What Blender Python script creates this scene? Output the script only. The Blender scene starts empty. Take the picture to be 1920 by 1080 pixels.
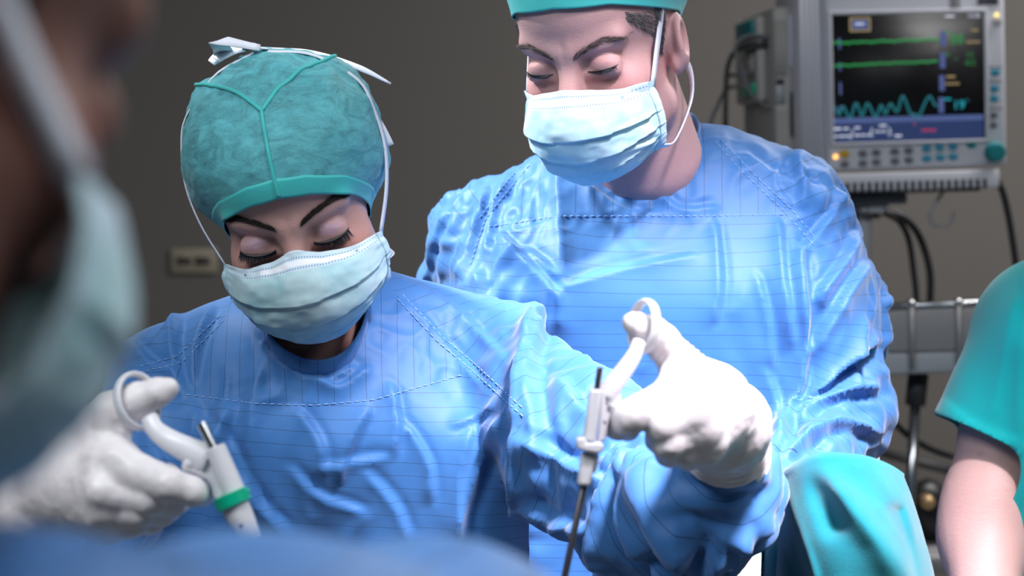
import bpy, bmesh, math, random
import numpy as np
from mathutils import Vector, Matrix
from mathutils.bvhtree import BVHTree

# ------------------------------------------------------------------ camera, light, exposure
SC = bpy.context.scene
COL = SC.collection
FPX = 70.0 / 36.0 * 1920.0
PITCH = math.radians(6.0)
CAM = np.array([0.0, 0.0, 1.60])
RT = np.array([1.0, 0, 0])
FW = np.array([0, math.cos(PITCH), -math.sin(PITCH)])
UP = np.array([0, math.sin(PITCH), math.cos(PITCH)])

cam = bpy.data.cameras.new('camera')
cam.lens = 70.0
cam.sensor_width = 36.0
cam.clip_start = 0.05
cam.dof.use_dof = True
cam.dof.focus_distance = 1.80
cam.dof.aperture_fstop = 5.6
cam_o = bpy.data.objects.new('camera', cam)
cam_o.location = CAM.tolist()
cam_o.rotation_euler = (math.pi / 2 - PITCH, 0, 0)
COL.objects.link(cam_o)
SC.camera = cam_o

SC.view_settings.view_transform = 'Standard'
SC.view_settings.look = 'None'
SC.view_settings.exposure = 0.0
SC.view_settings.gamma = 1.0
SC.view_settings.use_curve_mapping = False

try:
    SC.cycles.max_bounces = 6
    SC.cycles.diffuse_bounces = 3
    SC.cycles.glossy_bounces = 2
    SC.cycles.transmission_bounces = 2
    SC.cycles.transparent_max_bounces = 6
    SC.cycles.caustics_reflective = False
    SC.cycles.caustics_refractive = False
except Exception:
    pass

W = bpy.data.worlds.new('world')
SC.world = W
W.use_nodes = True
W.node_tree.nodes['Background'].inputs[0].default_value = (0.5, 0.55, 0.65, 1)
W.node_tree.nodes['Background'].inputs[1].default_value = 0.05


def aim(o, target):
    d = Vector(target) - o.location
    o.rotation_euler = d.to_track_quat('-Z', 'Y').to_euler()


def spot(name, loc, target, power, angle, blend, radius, color):
    l = bpy.data.lights.new(name, 'SPOT')
    l.energy = power
    l.spot_size = math.radians(angle)
    l.spot_blend = blend
    l.shadow_soft_size = radius
    l.color = color
    o = bpy.data.objects.new(name, l)
    o.location = loc
    aim(o, target)
    COL.objects.link(o)
    return o


def area(name, loc, target, power, sx, sy, color):
    l = bpy.data.lights.new(name, 'AREA')
    l.shape = 'RECTANGLE'
    l.size = sx
    l.size_y = sy
    l.energy = power
    l.color = color
    o = bpy.data.objects.new(name, l)
    o.location = loc
    aim(o, target)
    COL.objects.link(o)
    return o


# two surgical lamps above the table (out of frame) and three unseen fill lights added overhead
spot('surgical_lamp_a', (-0.95, 2.05, 2.65), (0.10, 2.03, 1.15), 320, 23, 0.6, 0.09, (0.93, 0.97, 1.0))
spot('surgical_lamp_b', (0.55, 0.98, 2.72), (0.20, 1.75, 1.22), 560, 25, 0.6, 0.13, (1.0, 0.90, 1.0))
area('fill_light_a', (-0.9, 0.5, 2.85), (-0.9, 0.5, 0), 34, 1.2, 0.6, (0.92, 0.96, 1.0))
area('fill_light_b', (1.0, 0.7, 2.85), (1.0, 0.7, 0), 26, 1.2, 0.6, (0.92, 0.96, 1.0))
area('fill_light_c', (1.5, 3.3, 2.85), (1.5, 3.3, 0), 46, 1.2, 0.6, (1.0, 0.98, 0.97))

# ------------------------------------------------------------------ helpers


def U(px, py, d):
    return CAM + d * (FW + (px - 960) / FPX * RT - (py - 540) / FPX * UP)


def project(V):
    R = V - CAM
    d = R @ FW
    return 960 + FPX * (R @ RT) / d, 540 - FPX * (R @ UP) / d, d


def link(o, parent=None):
    COL.objects.link(o)
    if parent is not None:
        o.parent = parent
        o.matrix_parent_inverse = parent.matrix_basis.inverted()
    return o


def thing(name, loc, label, cat, group=None):
    o = bpy.data.objects.new(name, None)
    o.location = [float(a) for a in loc]
    o.empty_display_size = 0.05
    o['label'] = label
    o['category'] = cat
    if group:
        o['group'] = group
    COL.objects.link(o)
    return o


def tag(o, label, cat, group=None):
    o['label'] = label
    o['category'] = cat
    if group:
        o['group'] = group
    return o


def mobj(name, V, F, mat, parent=None, smooth=True, sub=0, label=None):
    me = bpy.data.meshes.new(name)
    V = np.asarray(V, float)
    F = F.tolist() if isinstance(F, np.ndarray) else F
    me.from_pydata(V.tolist(), [], F)
    if smooth:
        me.polygons.foreach_set('use_smooth', [True] * len(me.polygons))
    if mat is not None:
        me.materials.append(mat)
    me.update()
    o = bpy.data.objects.new(name, me)
    link(o, parent)
    if sub:
        m = o.modifiers.new('sub', 'SUBSURF')
        m.levels = sub
        m.render_levels = sub
    if label:
        o['label'] = label
    return o


class MB:
    """collects simple shapes into one mesh"""

    def __init__(s):
        s.V = []
        s.F = []

    def add(s, V, F):
        n = len(s.V)
        s.V += [tuple(float(c) for c in v) for v in V]
        s.F += [tuple(i + n for i in f) for f in F]
        return s

    def box(s, c, sz, M=None, bev=0.0):
        bm = bmesh.new()
        bmesh.ops.create_cube(bm, size=1.0)
        bmesh.ops.scale(bm, vec=sz, verts=bm.verts)
        if bev > 0:
            bmesh.ops.bevel(bm, geom=bm.edges[:], offset=bev, segments=2, profile=0.5, affect='EDGES')
        bm.verts.index_update()
        V = [v.co + Vector(c) for v in bm.verts]
        if M is not None:
            V = [M @ v for v in V]
        F = [[v.index for v in f.verts] for f in bm.faces]
        bm.free()
        return s.add(V, F)

    def tube(s, pts, r, n=10, cap=True, flat=1.0, nrm=None):
        """sweep; r scalar or list; flat<1 squashes along the second axis"""
        P = [np.asarray(p, float) for p in pts]
        m = len(P)
        R = [r] * m if np.isscalar(r) else list(r)
        V = []
        prev = None
        for i in range(m):
            t = P[min(i + 1, m - 1)] - P[max(i - 1, 0)]
            t = t / (np.linalg.norm(t) + 1e-12)
            if prev is None:
                a = np.asarray(nrm, float) if nrm is not None else (np.array([0, 0, 1.0]) if abs(t[2]) < 0.9 else np.array([1.0, 0, 0]))
            else:
                a = prev
            a = a - t * (a @ t)
            a /= np.linalg.norm(a) + 1e-12
            prev = a
            b = np.cross(t, a)
            for k in range(n):
                q = 2 * math.pi * k / n
                V.append(P[i] + R[i] * (math.cos(q) * a * flat + math.sin(q) * b))
        F = []
        for i in range(m - 1):
            for k in range(n):
                F.append((i * n + k, i * n + (k + 1) % n, (i + 1) * n + (k + 1) % n, (i + 1) * n + k))
        if cap:
            F.append(tuple(range(n - 1, -1, -1)))
            F.append(tuple((m - 1) * n + k for k in range(n)))
        return s.add(V, F)

    def ribbon(s, pts, w, nrms, th=0.0006):
        """flat strip of width w along pts; nrms = surface normals"""
        P = [np.asarray(p, float) for p in pts]
        m = len(P)
        Wd = [w] * m if np.isscalar(w) else list(w)
        V = []
        for i in range(m):
            t = P[min(i + 1, m - 1)] - P[max(i - 1, 0)]
            t = t / (np.linalg.norm(t) + 1e-12)
            nn = np.asarray(nrms[i] if not np.isscalar(nrms[0]) else nrms, float)
            nn = nn - t * (nn @ t)
            nn /= np.linalg.norm(nn) + 1e-12
            b = np.cross(t, nn)
            for sx, sn in ((-1, -1), (1, -1), (1, 1), (-1, 1)):
                V.append(P[i] + b * sx * Wd[i] / 2 + nn * sn * th)
        F = []
        for i in range(m - 1):
            for k in range(4):
                F.append((i * 4 + k, i * 4 + (k + 1) % 4, (i + 1) * 4 + (k + 1) % 4, (i + 1) * 4 + k))
        F.append((3, 2, 1, 0))
        F.append(tuple((m - 1) * 4 + k for k in range(4)))
        return s.add(V, F)

    def lathe(s, prof, n=24, M=None):
        V = []
        for (r, z) in prof:
            for k in range(n):
                q = 2 * math.pi * k / n
                V.append(Vector((r * math.cos(q), r * math.sin(q), z)))
        if M is not None:
            V = [M @ v for v in V]
        F = []
        m = len(prof)
        for i in range(m - 1):
            for k in range(n):
                F.append((i * n + k, i * n + (k + 1) % n, (i + 1) * n + (k + 1) % n, (i + 1) * n + k))
        F.append(tuple(range(n - 1, -1, -1)))
        F.append(tuple((m - 1) * n + k for k in range(n)))
        return s.add(V, F)

    def build(s, name, mat, parent=None, smooth=True, sub=0, label=None, bevel=0, auto=None):
        o = mobj(name, s.V, s.F, mat, parent, smooth, sub, label)
        if bevel:
            m = o.modifiers.new('bev', 'BEVEL')
            m.width = bevel
            m.segments = 3
            m.limit_method = 'ANGLE'
            m.angle_limit = math.radians(40)
        if auto is not None:
            o.data.set_sharp_from_angle(angle=math.radians(auto))
        return o


def spline(pts, n):
    """Catmull-Rom through points (rows), n samples"""
    P = np.asarray(pts, float)
    m = len(P)
    Q = np.vstack([2 * P[0] - P[1], P, 2 * P[-1] - P[-2]])
    out = []
    for k in range(n):
        u = k / (n - 1) * (m - 1)
        i = min(int(u), m - 2)
        t = u - i
        a, b, c, d = Q[i], Q[i + 1], Q[i + 2], Q[i + 3]
        out.append(0.5 * (2 * b + (c - a) * t + (2 * a - 5 * b + 4 * c - d) * t * t + (3 * b - a - 3 * c + d) * t ** 3))
    return np.array(out)


def sstep(a, b, x):
    t = np.clip((x - a) / (b - a), 0, 1)
    return t * t * (3 - 2 * t)


def vnoise(P, seed=0):
    """vectorised value noise in [-1,1]"""
    P = np.asarray(P, np.float64) + seed * 17.31
    I = np.floor(P).astype(np.int64)
    f = P - I
    f = f * f * f * (f * (f * 6 - 15) + 10)
    out = np.zeros(len(P))
    for dx in (0, 1):
        for dy in (0, 1):
            for dz in (0, 1):
                h = (I[:, 0] + dx) * 374761393 + (I[:, 1] + dy) * 668265263 + (I[:, 2] + dz) * 2147483647
                h = (h ^ (h >> 13)) * 1274126177
                h = (h ^ (h >> 16)) & 0xFFFF
                w = (f[:, 0] if dx else 1 - f[:, 0]) * (f[:, 1] if dy else 1 - f[:, 1]) * (f[:, 2] if dz else 1 - f[:, 2])
                out += w * (h / 32767.5 - 1)
    return out


# ------------------------------------------------------------------ implicit surfaces
def cap(P, a, b, ra, rb):
    a = np.asarray(a, float)
    b = np.asarray(b, float)
    ab = b - a
    t = np.clip(((P - a) @ ab) / (ab @ ab + 1e-12), 0, 1)
    return np.linalg.norm(P - a - t[:, None] * ab, axis=1) - (ra + (rb - ra) * t)


def ell(P, c, r, R=None):
    q = P - np.asarray(c, float)
    if R is not None:
        q = q @ R
    r = np.asarray(r, float)
    k0 = np.linalg.norm(q / r, axis=1)
    k1 = np.linalg.norm(q / (r * r), axis=1) + 1e-9
    return k0 * (k0 - 1) / k1


def smin(a, b, k):
    h = np.clip(0.5 + 0.5 * (b - a) / k, 0, 1)
    return b + (a - b) * h - k * h * (1 - h)


def smax(a, b, k):
    return -smin(-a, -b, k)


def surf(fn, lo, hi, h, co=4):
    """two-level naive surface nets: returns vertices, quads"""
    lo = np.asarray(lo, float)
    hi = np.asarray(hi, float)
    nb = np.ceil((hi - lo) / (h * co)).astype(int)
    H = h * co
    g = np.stack(np.meshgrid(*[lo[i] + (np.arange(nb[i]) * co + (co - 1) / 2) * h for i in range(3)], indexing='ij'), -1)
    cv = fn(g.reshape(-1, 3)).reshape(nb)
    v = np.repeat(np.repeat(np.repeat(cv, co, 0), co, 1), co, 2)
    act = np.abs(v) < H * 1.9
    idx = np.argwhere(act)
    v[act] = fn(lo + idx * h)
    s = v < 0
    c8 = np.zeros(tuple(n - 1 for n in v.shape), np.int8)
    sl = (slice(0, -1), slice(1, None))
    for a in (0, 1):
        for b in (0, 1):
            for c in (0, 1):
                c8 += s[sl[a], sl[b], sl[c]]
    mixed = (c8 > 0) & (c8 < 8)
    cells = np.argwhere(mixed)
    ids = -np.ones(c8.shape, np.int64)
    ids[mixed] = np.arange(len(cells))
    acc = np.zeros((len(cells), 3))
    cnt = np.zeros(len(cells))
    corners = [(a, b, c) for a in (0, 1) for b in (0, 1) for c in (0, 1)]
    val = {k: v[cells[:, 0] + k[0], cells[:, 1] + k[1], cells[:, 2] + k[2]] for k in corners}
    for k in corners:
        for ax in range(3):
            if k[ax] == 0:
                k2 = list(k)
                k2[ax] = 1
                k2 = tuple(k2)
                va, vb = val[k], val[k2]
                cr = (va < 0) != (vb < 0)
                t = np.where(cr, va / np.where(cr, va - vb, 1), 0)
                p = np.tile(np.array(k, float), (len(cells), 1))
                p[:, ax] = t
                acc += p * cr[:, None]
                cnt += cr
    V = lo + h * (cells + acc / cnt[:, None])
    Fs = []
    for ax in range(3):
        a0 = [slice(None)] * 3
        a1 = [slice(None)] * 3
        a0[ax] = slice(0, -1)
        a1[ax] = slice(1, None)
        sa, sb = s[tuple(a0)], s[tuple(a1)]
        e = np.argwhere(sa != sb)
        b, c = [(1, 2), (2, 0), (0, 1)][ax]
        ok = (e[:, b] > 0) & (e[:, c] > 0) & (e[:, b] < v.shape[b] - 1) & (e[:, c] < v.shape[c] - 1)
        e = e[ok]

        def cell(db, dc):
            q = e.copy()
            q[:, b] += db
            q[:, c] += dc
            return ids[q[:, 0], q[:, 1], q[:, 2]]
        quad = np.stack([cell(-1, -1), cell(0, -1), cell(0, 0), cell(-1, 0)], 1)
        inside = s[e[:, 0], e[:, 1], e[:, 2]]
        quad = np.where(inside[:, None], quad, quad[:, ::-1])
        Fs.append(quad)
    F = np.vstack(Fs)
    F = F[(F >= 0).all(1)]
    return V, F


def vnormals(V, F):
    n = np.cross(V[F[:, 2]] - V[F[:, 0]], V[F[:, 3]] - V[F[:, 1]])
    N = np.zeros_like(V)
    for k in range(4):
        for c in range(3):
            N[:, c] += np.bincount(F[:, k], n[:, c], len(V))
    return N / (np.linalg.norm(N, axis=1)[:, None] + 1e-12)


def uniq_edges(F):
    e = np.vstack([F[:, [0, 1]], F[:, [1, 2]], F[:, [2, 3]], F[:, [3, 0]]])
    n = int(e.max()) + 1
    k = np.unique(np.minimum(e[:, 0], e[:, 1]).astype(np.int64) * n + np.maximum(e[:, 0], e[:, 1]))
    return np.stack([k // n, k % n], 1)


def lap_smooth(V, F, it, w=0.5, mask=None):
    E = uniq_edges(F)
    n = len(V)
    deg = np.bincount(E.ravel(), minlength=n).astype(float)
    for _ in range(it):
        A = np.stack([np.bincount(E[:, 0], V[E[:, 1], c], n) + np.bincount(E[:, 1], V[E[:, 0], c], n) for c in range(3)], 1)
        L = A / deg[:, None] - V
        V = V + w * L * (1 if mask is None else mask[:, None])
    return V


def prune(V, F, keep_v):
    fk = keep_v[F].all(1)
    F = F[fk]
    used = np.zeros(len(V), bool)
    used[F.ravel()] = True
    m = -np.ones(len(V), np.int64)
    m[used] = np.arange(used.sum())
    return V[used], m[F]


def buckle(V, F, grow, iters=120, kb=0.06, kp=0.02, kt=0.06, dlo=-0.004, dhi=0.018, amp=0.0015, seed=1, fold=None, freq=45.0):
    """cloth slightly too large for its body: rest lengths grow, the surface buckles into folds"""
    N0 = vnormals(V, F)
    V0 = V.copy()
    if fold is not None:
        V0 = V0 + N0 * fold[:, None]
    n = len(V)
    E1 = uniq_edges(F)
    E2 = np.vstack([F[:, [0, 2]], F[:, [1, 3]]])
    E = np.vstack([E1, E2])
    i, j = E[:, 0], E[:, 1]
    d0 = V[j] - V[i]
    l0 = np.linalg.norm(d0, axis=1)
    L = l0 * grow((V[i] + V[j]) / 2, d0 / (l0[:, None] + 1e-12))
    val = np.bincount(E.ravel(), minlength=n).astype(float)
    deg = np.bincount(E1.ravel(), minlength=n).astype(float)
    a, b = E1[:, 0], E1[:, 1]
    x = V0 + N0 * (amp * (vnoise(V * freq, seed) + 0.6 * vnoise(V * freq * 2.1, seed + 3)))[:, None]
    for it in range(iters):
        d = x[j] - x[i]
        l = np.sqrt((d * d).sum(1)) + 1e-12
        c = d * ((l - L) / l * 0.5)[:, None]
        A = np.stack([np.bincount(i, c[:, k], n) - np.bincount(j, c[:, k], n) for k in range(3)], 1)
        x = x + A * (2.2 / val)[:, None]
        S = np.stack([np.bincount(a, x[b, k], n) + np.bincount(b, x[a, k], n) for k in range(3)], 1)
        x = x + kb * (S / deg[:, None] - x)
        D = x - V0
        dn = (D * N0).sum(1)
        dt = D - dn[:, None] * N0
        dn = np.where(dn > dhi, dhi + (dn - dhi) * 0.3, np.where(dn < dlo, dlo + (dn - dlo) * 0.3, dn))
        x = V0 + N0 * (dn * (1 - kp))[:, None] + dt * (1 - kt)
    return x


def seg_dist(px, py, poly):
    """distance in px to a polyline, and side sign"""
    best = np.full(len(px), 1e9)
    sign = np.zeros(len(px))
    for (x0, y0), (x1, y1) in zip(poly[:-1], poly[1:]):
        dx, dy = x1 - x0, y1 - y0
        t = np.clip(((px - x0) * dx + (py - y0) * dy) / (dx * dx + dy * dy), 0, 1)
        qx, qy = px - x0 - t * dx, py - y0 - t * dy
        d = np.hypot(qx, qy)
        s = np.sign(qx * dy - qy * dx)
        m = d < best
        best = np.where(m, d, best)
        sign = np.where(m, s, sign)
    return best, sign


# ------------------------------------------------------------------ materials
def mat(name, rgb, rough=0.5, spec=0.5, metal=0.0, sheen=0.0, coat=0.0, sss=0.0, trans=0.0):
    m = bpy.data.materials.new(name)
    m.use_nodes = True
    b = m.node_tree.nodes['Principled BSDF']
    b.inputs['Base Color'].default_value = (*rgb, 1)
    b.inputs['Roughness'].default_value = rough
    b.inputs['Specular IOR Level'].default_value = spec
    b.inputs['Metallic'].default_value = metal
    b.inputs['Sheen Weight'].default_value = sheen
    b.inputs['Coat Weight'].default_value = coat
    b.inputs['Transmission Weight'].default_value = trans
    if sss:
        b.inputs['Subsurface Weight'].default_value = sss
        b.inputs['Subsurface Radius'].default_value = (0.012, 0.005, 0.003)
        b.inputs['Subsurface Scale'].default_value = 0.22
    return m


class NG:
    def __init__(s, m):
        s.t = m.node_tree
        s.b = s.t.nodes['Principled BSDF']

    def n(s, ty, **kw):
        q = s.t.nodes.new(ty)
        for k, v in kw.items():
            if k.startswith('i_'):
                q.inputs[k[2:].replace('_', ' ')].default_value = v
            else:
                setattr(q, k, v)
        return q

    def l(s, a, b):
        s.t.links.new(a, b)

    def math(s, op, a, b=None, c=None):
        q = s.n('ShaderNodeMath', operation=op)
        for i, v in enumerate((a, b, c)):
            if v is None:
                continue
            if isinstance(v, (int, float)):
                q.inputs[i].default_value = v
            else:
                s.l(v, q.inputs[i])
        return q.outputs[0]

    def noise(s, scale, detail=3, rough=0.5, vec=None, dist=0.0):
        q = s.n('ShaderNodeTexNoise')
        q.inputs['Scale'].default_value = scale
        q.inputs['Detail'].default_value = detail
        q.inputs['Roughness'].default_value = rough
        q.inputs['Distortion'].default_value = dist
        if vec is not None:
            s.l(vec, q.inputs['Vector'])
        return q.outputs['Fac']

    def ramp(s, fac, stops):
        q = s.n('ShaderNodeValToRGB')
        e = q.color_ramp.elements
        while len(e) < len(stops):
            e.new(0.5)
        for k, (p, c) in enumerate(stops):
            e[k].position = p
            e[k].color = (*c, 1) if len(c) == 3 else c
        s.l(fac, q.inputs[0])
        return q.outputs['Color']

    def mix(s, fac, a, b, ty='MIX'):
        q = s.n('ShaderNodeMix', data_type='RGBA', blend_type=ty)
        for i, v in ((0, fac), (6, a), (7, b)):
            if isinstance(v, (int, float)):
                q.inputs[i].default_value = v
            elif isinstance(v, tuple):
                q.inputs[i].default_value = (*v, 1) if len(v) == 3 else v
            else:
                s.l(v, q.inputs[i])
        return q.outputs[2]

    def bump(s, h, strength=0.3, dist=0.001):
        q = s.n('ShaderNodeBump')
        q.inputs['Strength'].default_value = strength
        q.inputs['Distance'].default_value = dist
        s.l(h, q.inputs['Height'])
        s.l(q.outputs[0], s.b.inputs['Normal'])

    def obj(s):
        return s.n('ShaderNodeTexCoord').outputs['Object']

    def uv(s):
        return s.n('ShaderNodeTexCoord').outputs['UV']


def gown_mat(name, rgb):
    m = mat(name, rgb, rough=0.55, spec=0.38, sheen=0.3)
    g = NG(m)
    uv = g.n('ShaderNodeUVMap', uv_map='stripe').outputs[0]
    sep = g.n('ShaderNodeSeparateXYZ')
    g.l(uv, sep.inputs[0])
    nz = g.noise(14, 2)
    s = g.math('ADD', sep.outputs[0], g.math('MULTIPLY', g.math('SUBTRACT', nz, 0.5), 0.05))
    fr = g.math('ABSOLUTE', g.math('SUBTRACT', g.math('FRACT', s), 0.5))
    line = g.math('LESS_THAN', fr, 0.017)
    n2 = g.noise(60, 2)
    base = g.mix(g.math('MULTIPLY', n2, 0.22), rgb, tuple(c * 0.72 for c in rgb))
    col = g.mix(g.math('MULTIPLY', line, 0.72), base, tuple(c * 0.13 for c in rgb))
    g.l(col, g.b.inputs['Base Color'])
    return m


M = {}
M['gown'] = gown_mat('gown_blue', (0.042, 0.176, 0.465))
M['thread'] = mat('white_thread', (0.30, 0.50, 0.85), 0.7)


def skin_mat(name, rgb, rgb2):
    m = mat(name, rgb, rough=0.48, spec=0.35, sss=0.35)
    g = NG(m)
    o = g.obj()
    n1 = g.noise(18, 4, 0.6, o)
    n2 = g.noise(220, 3, 0.6, o)
    n3 = g.noise(75, 4, 0.65, o)
    c = g.mix(g.math('MULTIPLY', g.math('ADD', g.math('MULTIPLY', n1, 0.5), g.math('MULTIPLY', n3, 0.6)), 0.9), rgb, rgb2)
    at = g.n('ShaderNodeAttribute', attribute_name='tint')
    c = g.mix(1.0, c, at.outputs['Color'], 'MULTIPLY')
    g.l(c, g.b.inputs['Base Color'])
    mp = g.n('ShaderNodeMapping')
    mp.inputs['Scale'].default_value = (0.35, 0.35, 1.0)
    g.l(o, mp.inputs[0])
    fine = g.noise(420, 3, 0.65, mp.outputs[0], 0.8)
    g.bump(g.math('ADD', g.math('MULTIPLY', n2, 0.6), g.math('ADD', fine, g.math('MULTIPLY', g.noise(1100, 2, 0.6, o), 0.5))), 0.34, 0.0009)
    return m


M['skin_w'] = skin_mat('skin_woman', (0.60, 0.38, 0.34), (0.54, 0.31, 0.28))
M['skin_m'] = skin_mat('skin_man', (0.62, 0.42, 0.41), (0.56, 0.31, 0.32))
M['skin_s'] = skin_mat('skin_arm', (0.62, 0.41, 0.37), (0.56, 0.34, 0.31))
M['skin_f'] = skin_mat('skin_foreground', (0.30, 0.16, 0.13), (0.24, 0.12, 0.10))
M['glove'] = mat('latex_glove', (0.78, 0.74, 0.755), rough=0.40, spec=0.4, sss=0.25)
g = NG(M['glove'])
g.bump(g.noise(260, 3, 0.6, g.obj()), 0.12, 0.001)
M['hair_dark'] = mat('hair_dark', (0.018, 0.012, 0.010), 0.45)
M['hair_brow_m'] = mat('hair_brow_man', (0.13, 0.105, 0.10), 0.55)
M['hair_grey'] = mat('hair_grey', (0.20, 0.19, 0.20), 0.5)
M['lash'] = mat('lash_black', (0.006, 0.006, 0.010), 0.4)
M['eye'] = mat('eye_dark', (0.03, 0.025, 0.03), 0.08, 0.8)
M['white_cloth'] = mat('tie_white', (0.72, 0.76, 0.86), 0.7)


def cap_mat(name, a, b, alpha):
    m = mat(name, a, rough=0.6, spec=0.25, sheen=0.2)
    g = NG(m)
    o = g.obj()
    mp = g.n('ShaderNodeMapping')
    mp.inputs['Scale'].default_value = (1.0, 1.0, 2.2)
    g.l(o, mp.inputs[0])
    n1 = g.noise(28, 6, 0.72, mp.outputs[0], 1.2)
    n2 = g.noise(300, 4, 0.7, mp.outputs[0], 2.0)
    c = g.mix(g.math('MULTIPLY', n2, 0.5), a, b)
    g.l(c, g.b.inputs['Base Color'])
    f = g.ramp(g.math('ADD', g.math('MULTIPLY', n1, 0.72), g.math('MULTIPLY', n2, 0.28)), [(0.36, (alpha,) * 3), (0.62, (1.0,) * 3)])
    g.l(f, g.b.inputs['Alpha'])
    g.bump(n2, 0.25, 0.0008)
    return m


M['cap'] = cap_mat('bonnet_teal', (0.085, 0.47, 0.54), (0.26, 0.66, 0.72), 0.46)
M['cap_band'] = mat('bonnet_band', (0.05, 0.54, 0.53), 0.6, sheen=0.2)
g = NG(M['cap_band'])
g.bump(g.noise(380, 3, 0.7, g.obj()), 0.2, 0.0008)


def mask_mat():
    m = mat('mask_aqua', (0.42, 0.72, 0.78), rough=0.62, spec=0.25, sheen=0.2)
    g = NG(m)
    o = g.obj()
    n1 = g.noise(22, 4, 0.6, o, 0.6)
    n2 = g.noise(420, 3, 0.7, o)
    uv = g.n('ShaderNodeUVMap', uv_map='mask').outputs[0]
    sep = g.n('ShaderNodeSeparateXYZ')
    g.l(uv, sep.inputs[0])
    u, v = sep.outputs[0], sep.outputs[1]
    c = g.ramp(n1, [(0.32, (0.27, 0.58, 0.66)), (0.66, (0.54, 0.74, 0.78))])
    c = g.mix(g.math('MULTIPLY', n2, 0.25), c, (0.7, 0.88, 0.9))
    # pale reinforced band along the upper edge with two rows of embossed dashes
    band = g.math('LESS_THAN', v, 0.135)
    c = g.mix(g.math('MULTIPLY', band, 0.75), c, (0.66, 0.80, 0.92))
    strip = g.math('MULTIPLY', g.math('LESS_THAN', g.math('ABSOLUTE', g.math('SUBTRACT', v, 0.083)), 0.020),
                   g.math('LESS_THAN', g.math('ABSOLUTE', g.math('SUBTRACT', u, 0.46)), 0.27))
    c = g.mix(strip, c, (0.90, 0.93, 1.0))
    fr = g.math('LESS_THAN', g.math('FRACT', g.math('MULTIPLY', u, 62)), 0.5)
    rows = g.math('ADD', g.math('LESS_THAN', g.math('ABSOLUTE', g.math('SUBTRACT', v, 0.047)), 0.0075),
                  g.math('LESS_THAN', g.math('ABSOLUTE', g.math('SUBTRACT', v, 0.119)), 0.0075))
    dash = g.math('MULTIPLY', rows, fr)
    dot = g.math('LESS_THAN', g.math('ABSOLUTE', g.math('SUBTRACT', g.math('ABSOLUTE', g.math('SUBTRACT', u, 0.49)), 0.335)), 0.008)
    dot = g.math('MULTIPLY', dot, g.math('LESS_THAN', g.math('ABSOLUTE', g.math('SUBTRACT', v, 0.083)), 0.016))
    c = g.mix(g.math('MULTIPLY', g.math('ADD', dash, dot), 0.7), c, (0.10, 0.20, 0.36))
    g.l(c, g.b.inputs['Base Color'])
    g.bump(n2, 0.15, 0.0006)
    return m


M['mask'] = mask_mat()


def binding_mat():
    m = mat('mask_binding', (0.62, 0.82, 0.90), 0.65)
    g = NG(m)
    uv = g.n('ShaderNodeUVMap', uv_map='mask').outputs[0]
    sep = g.n('ShaderNodeSeparateXYZ')
    g.l(uv, sep.inputs[0])
    a = g.math('LESS_THAN', g.math('FRACT', g.math('MULTIPLY', sep.outputs[1], 34)), 0.4)
    b = g.math('LESS_THAN', g.math('ABSOLUTE', g.math('SUBTRACT', g.math('FRACT', g.math('MULTIPLY', sep.outputs[0], 3)), 0.5)), 0.30)
    c = g.mix(g.math('MULTIPLY', g.math('MULTIPLY', a, b), 0.6), (0.60, 0.82, 0.90), (0.22, 0.52, 0.62))
    g.l(c, g.b.inputs['Base Color'])
    return m


M['binding'] = binding_mat()
M['white_plastic'] = mat('white_plastic', (0.74, 0.74, 0.78), 0.32, 0.5)
M['grey_plastic'] = mat('grey_plastic', (0.40, 0.41, 0.45), 0.4)
M['green_plastic'] = mat('green_plastic', (0.0, 0.42, 0.24), 0.3)
M['steel'] = mat('steel', (0.55, 0.56, 0.58), 0.22, metal=1.0)
M['black'] = mat('black_rubber', (0.010, 0.010, 0.012), 0.4)
M['shaft'] = mat('black_shaft', (0.03, 0.03, 0.04), 0.3)
M['scrub'] = mat('scrub_teal', (0.0, 0.38, 0.38), 0.75, 0.2, sheen=0.3)
g = NG(M['scrub'])
g.bump(g.noise(900, 2, 0.6, g.obj()), 0.15, 0.0006)


def drape_mat():
    m = mat('drape_teal', (0.0, 0.40, 0.46), 0.85, 0.15, sheen=0.25)
    g = NG(m)
    o = g.obj()
    n1 = g.noise(16, 5, 0.65, o)
    n2 = g.noise(600, 4, 0.7, o)
    c = g.ramp(n1, [(0.38, (0.0, 0.13, 0.17)), (0.62, (0.003, 0.17, 0.205))])
    c = g.mix(g.math('MULTIPLY', n2, 0.22), c, (0.05, 0.30, 0.33))
    g.l(c, g.b.inputs['Base Color'])
    g.bump(n2, 0.35, 0.0012)
    return m


M['drape'] = drape_mat()


def wall_mat(name, rgb, rough=0.6):
    m = mat(name, rgb, rough, 0.3)
    g = NG(m)
    o = g.obj()
    c = g.mix(g.math('MULTIPLY', g.noise(1.3, 4, 0.6, o), 0.35), rgb, tuple(x * 0.8 for x in rgb))
    g.l(c, g.b.inputs['Base Color'])
    g.bump(g.noise(120, 3, 0.6, o), 0.05, 0.001)
    return m


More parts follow.
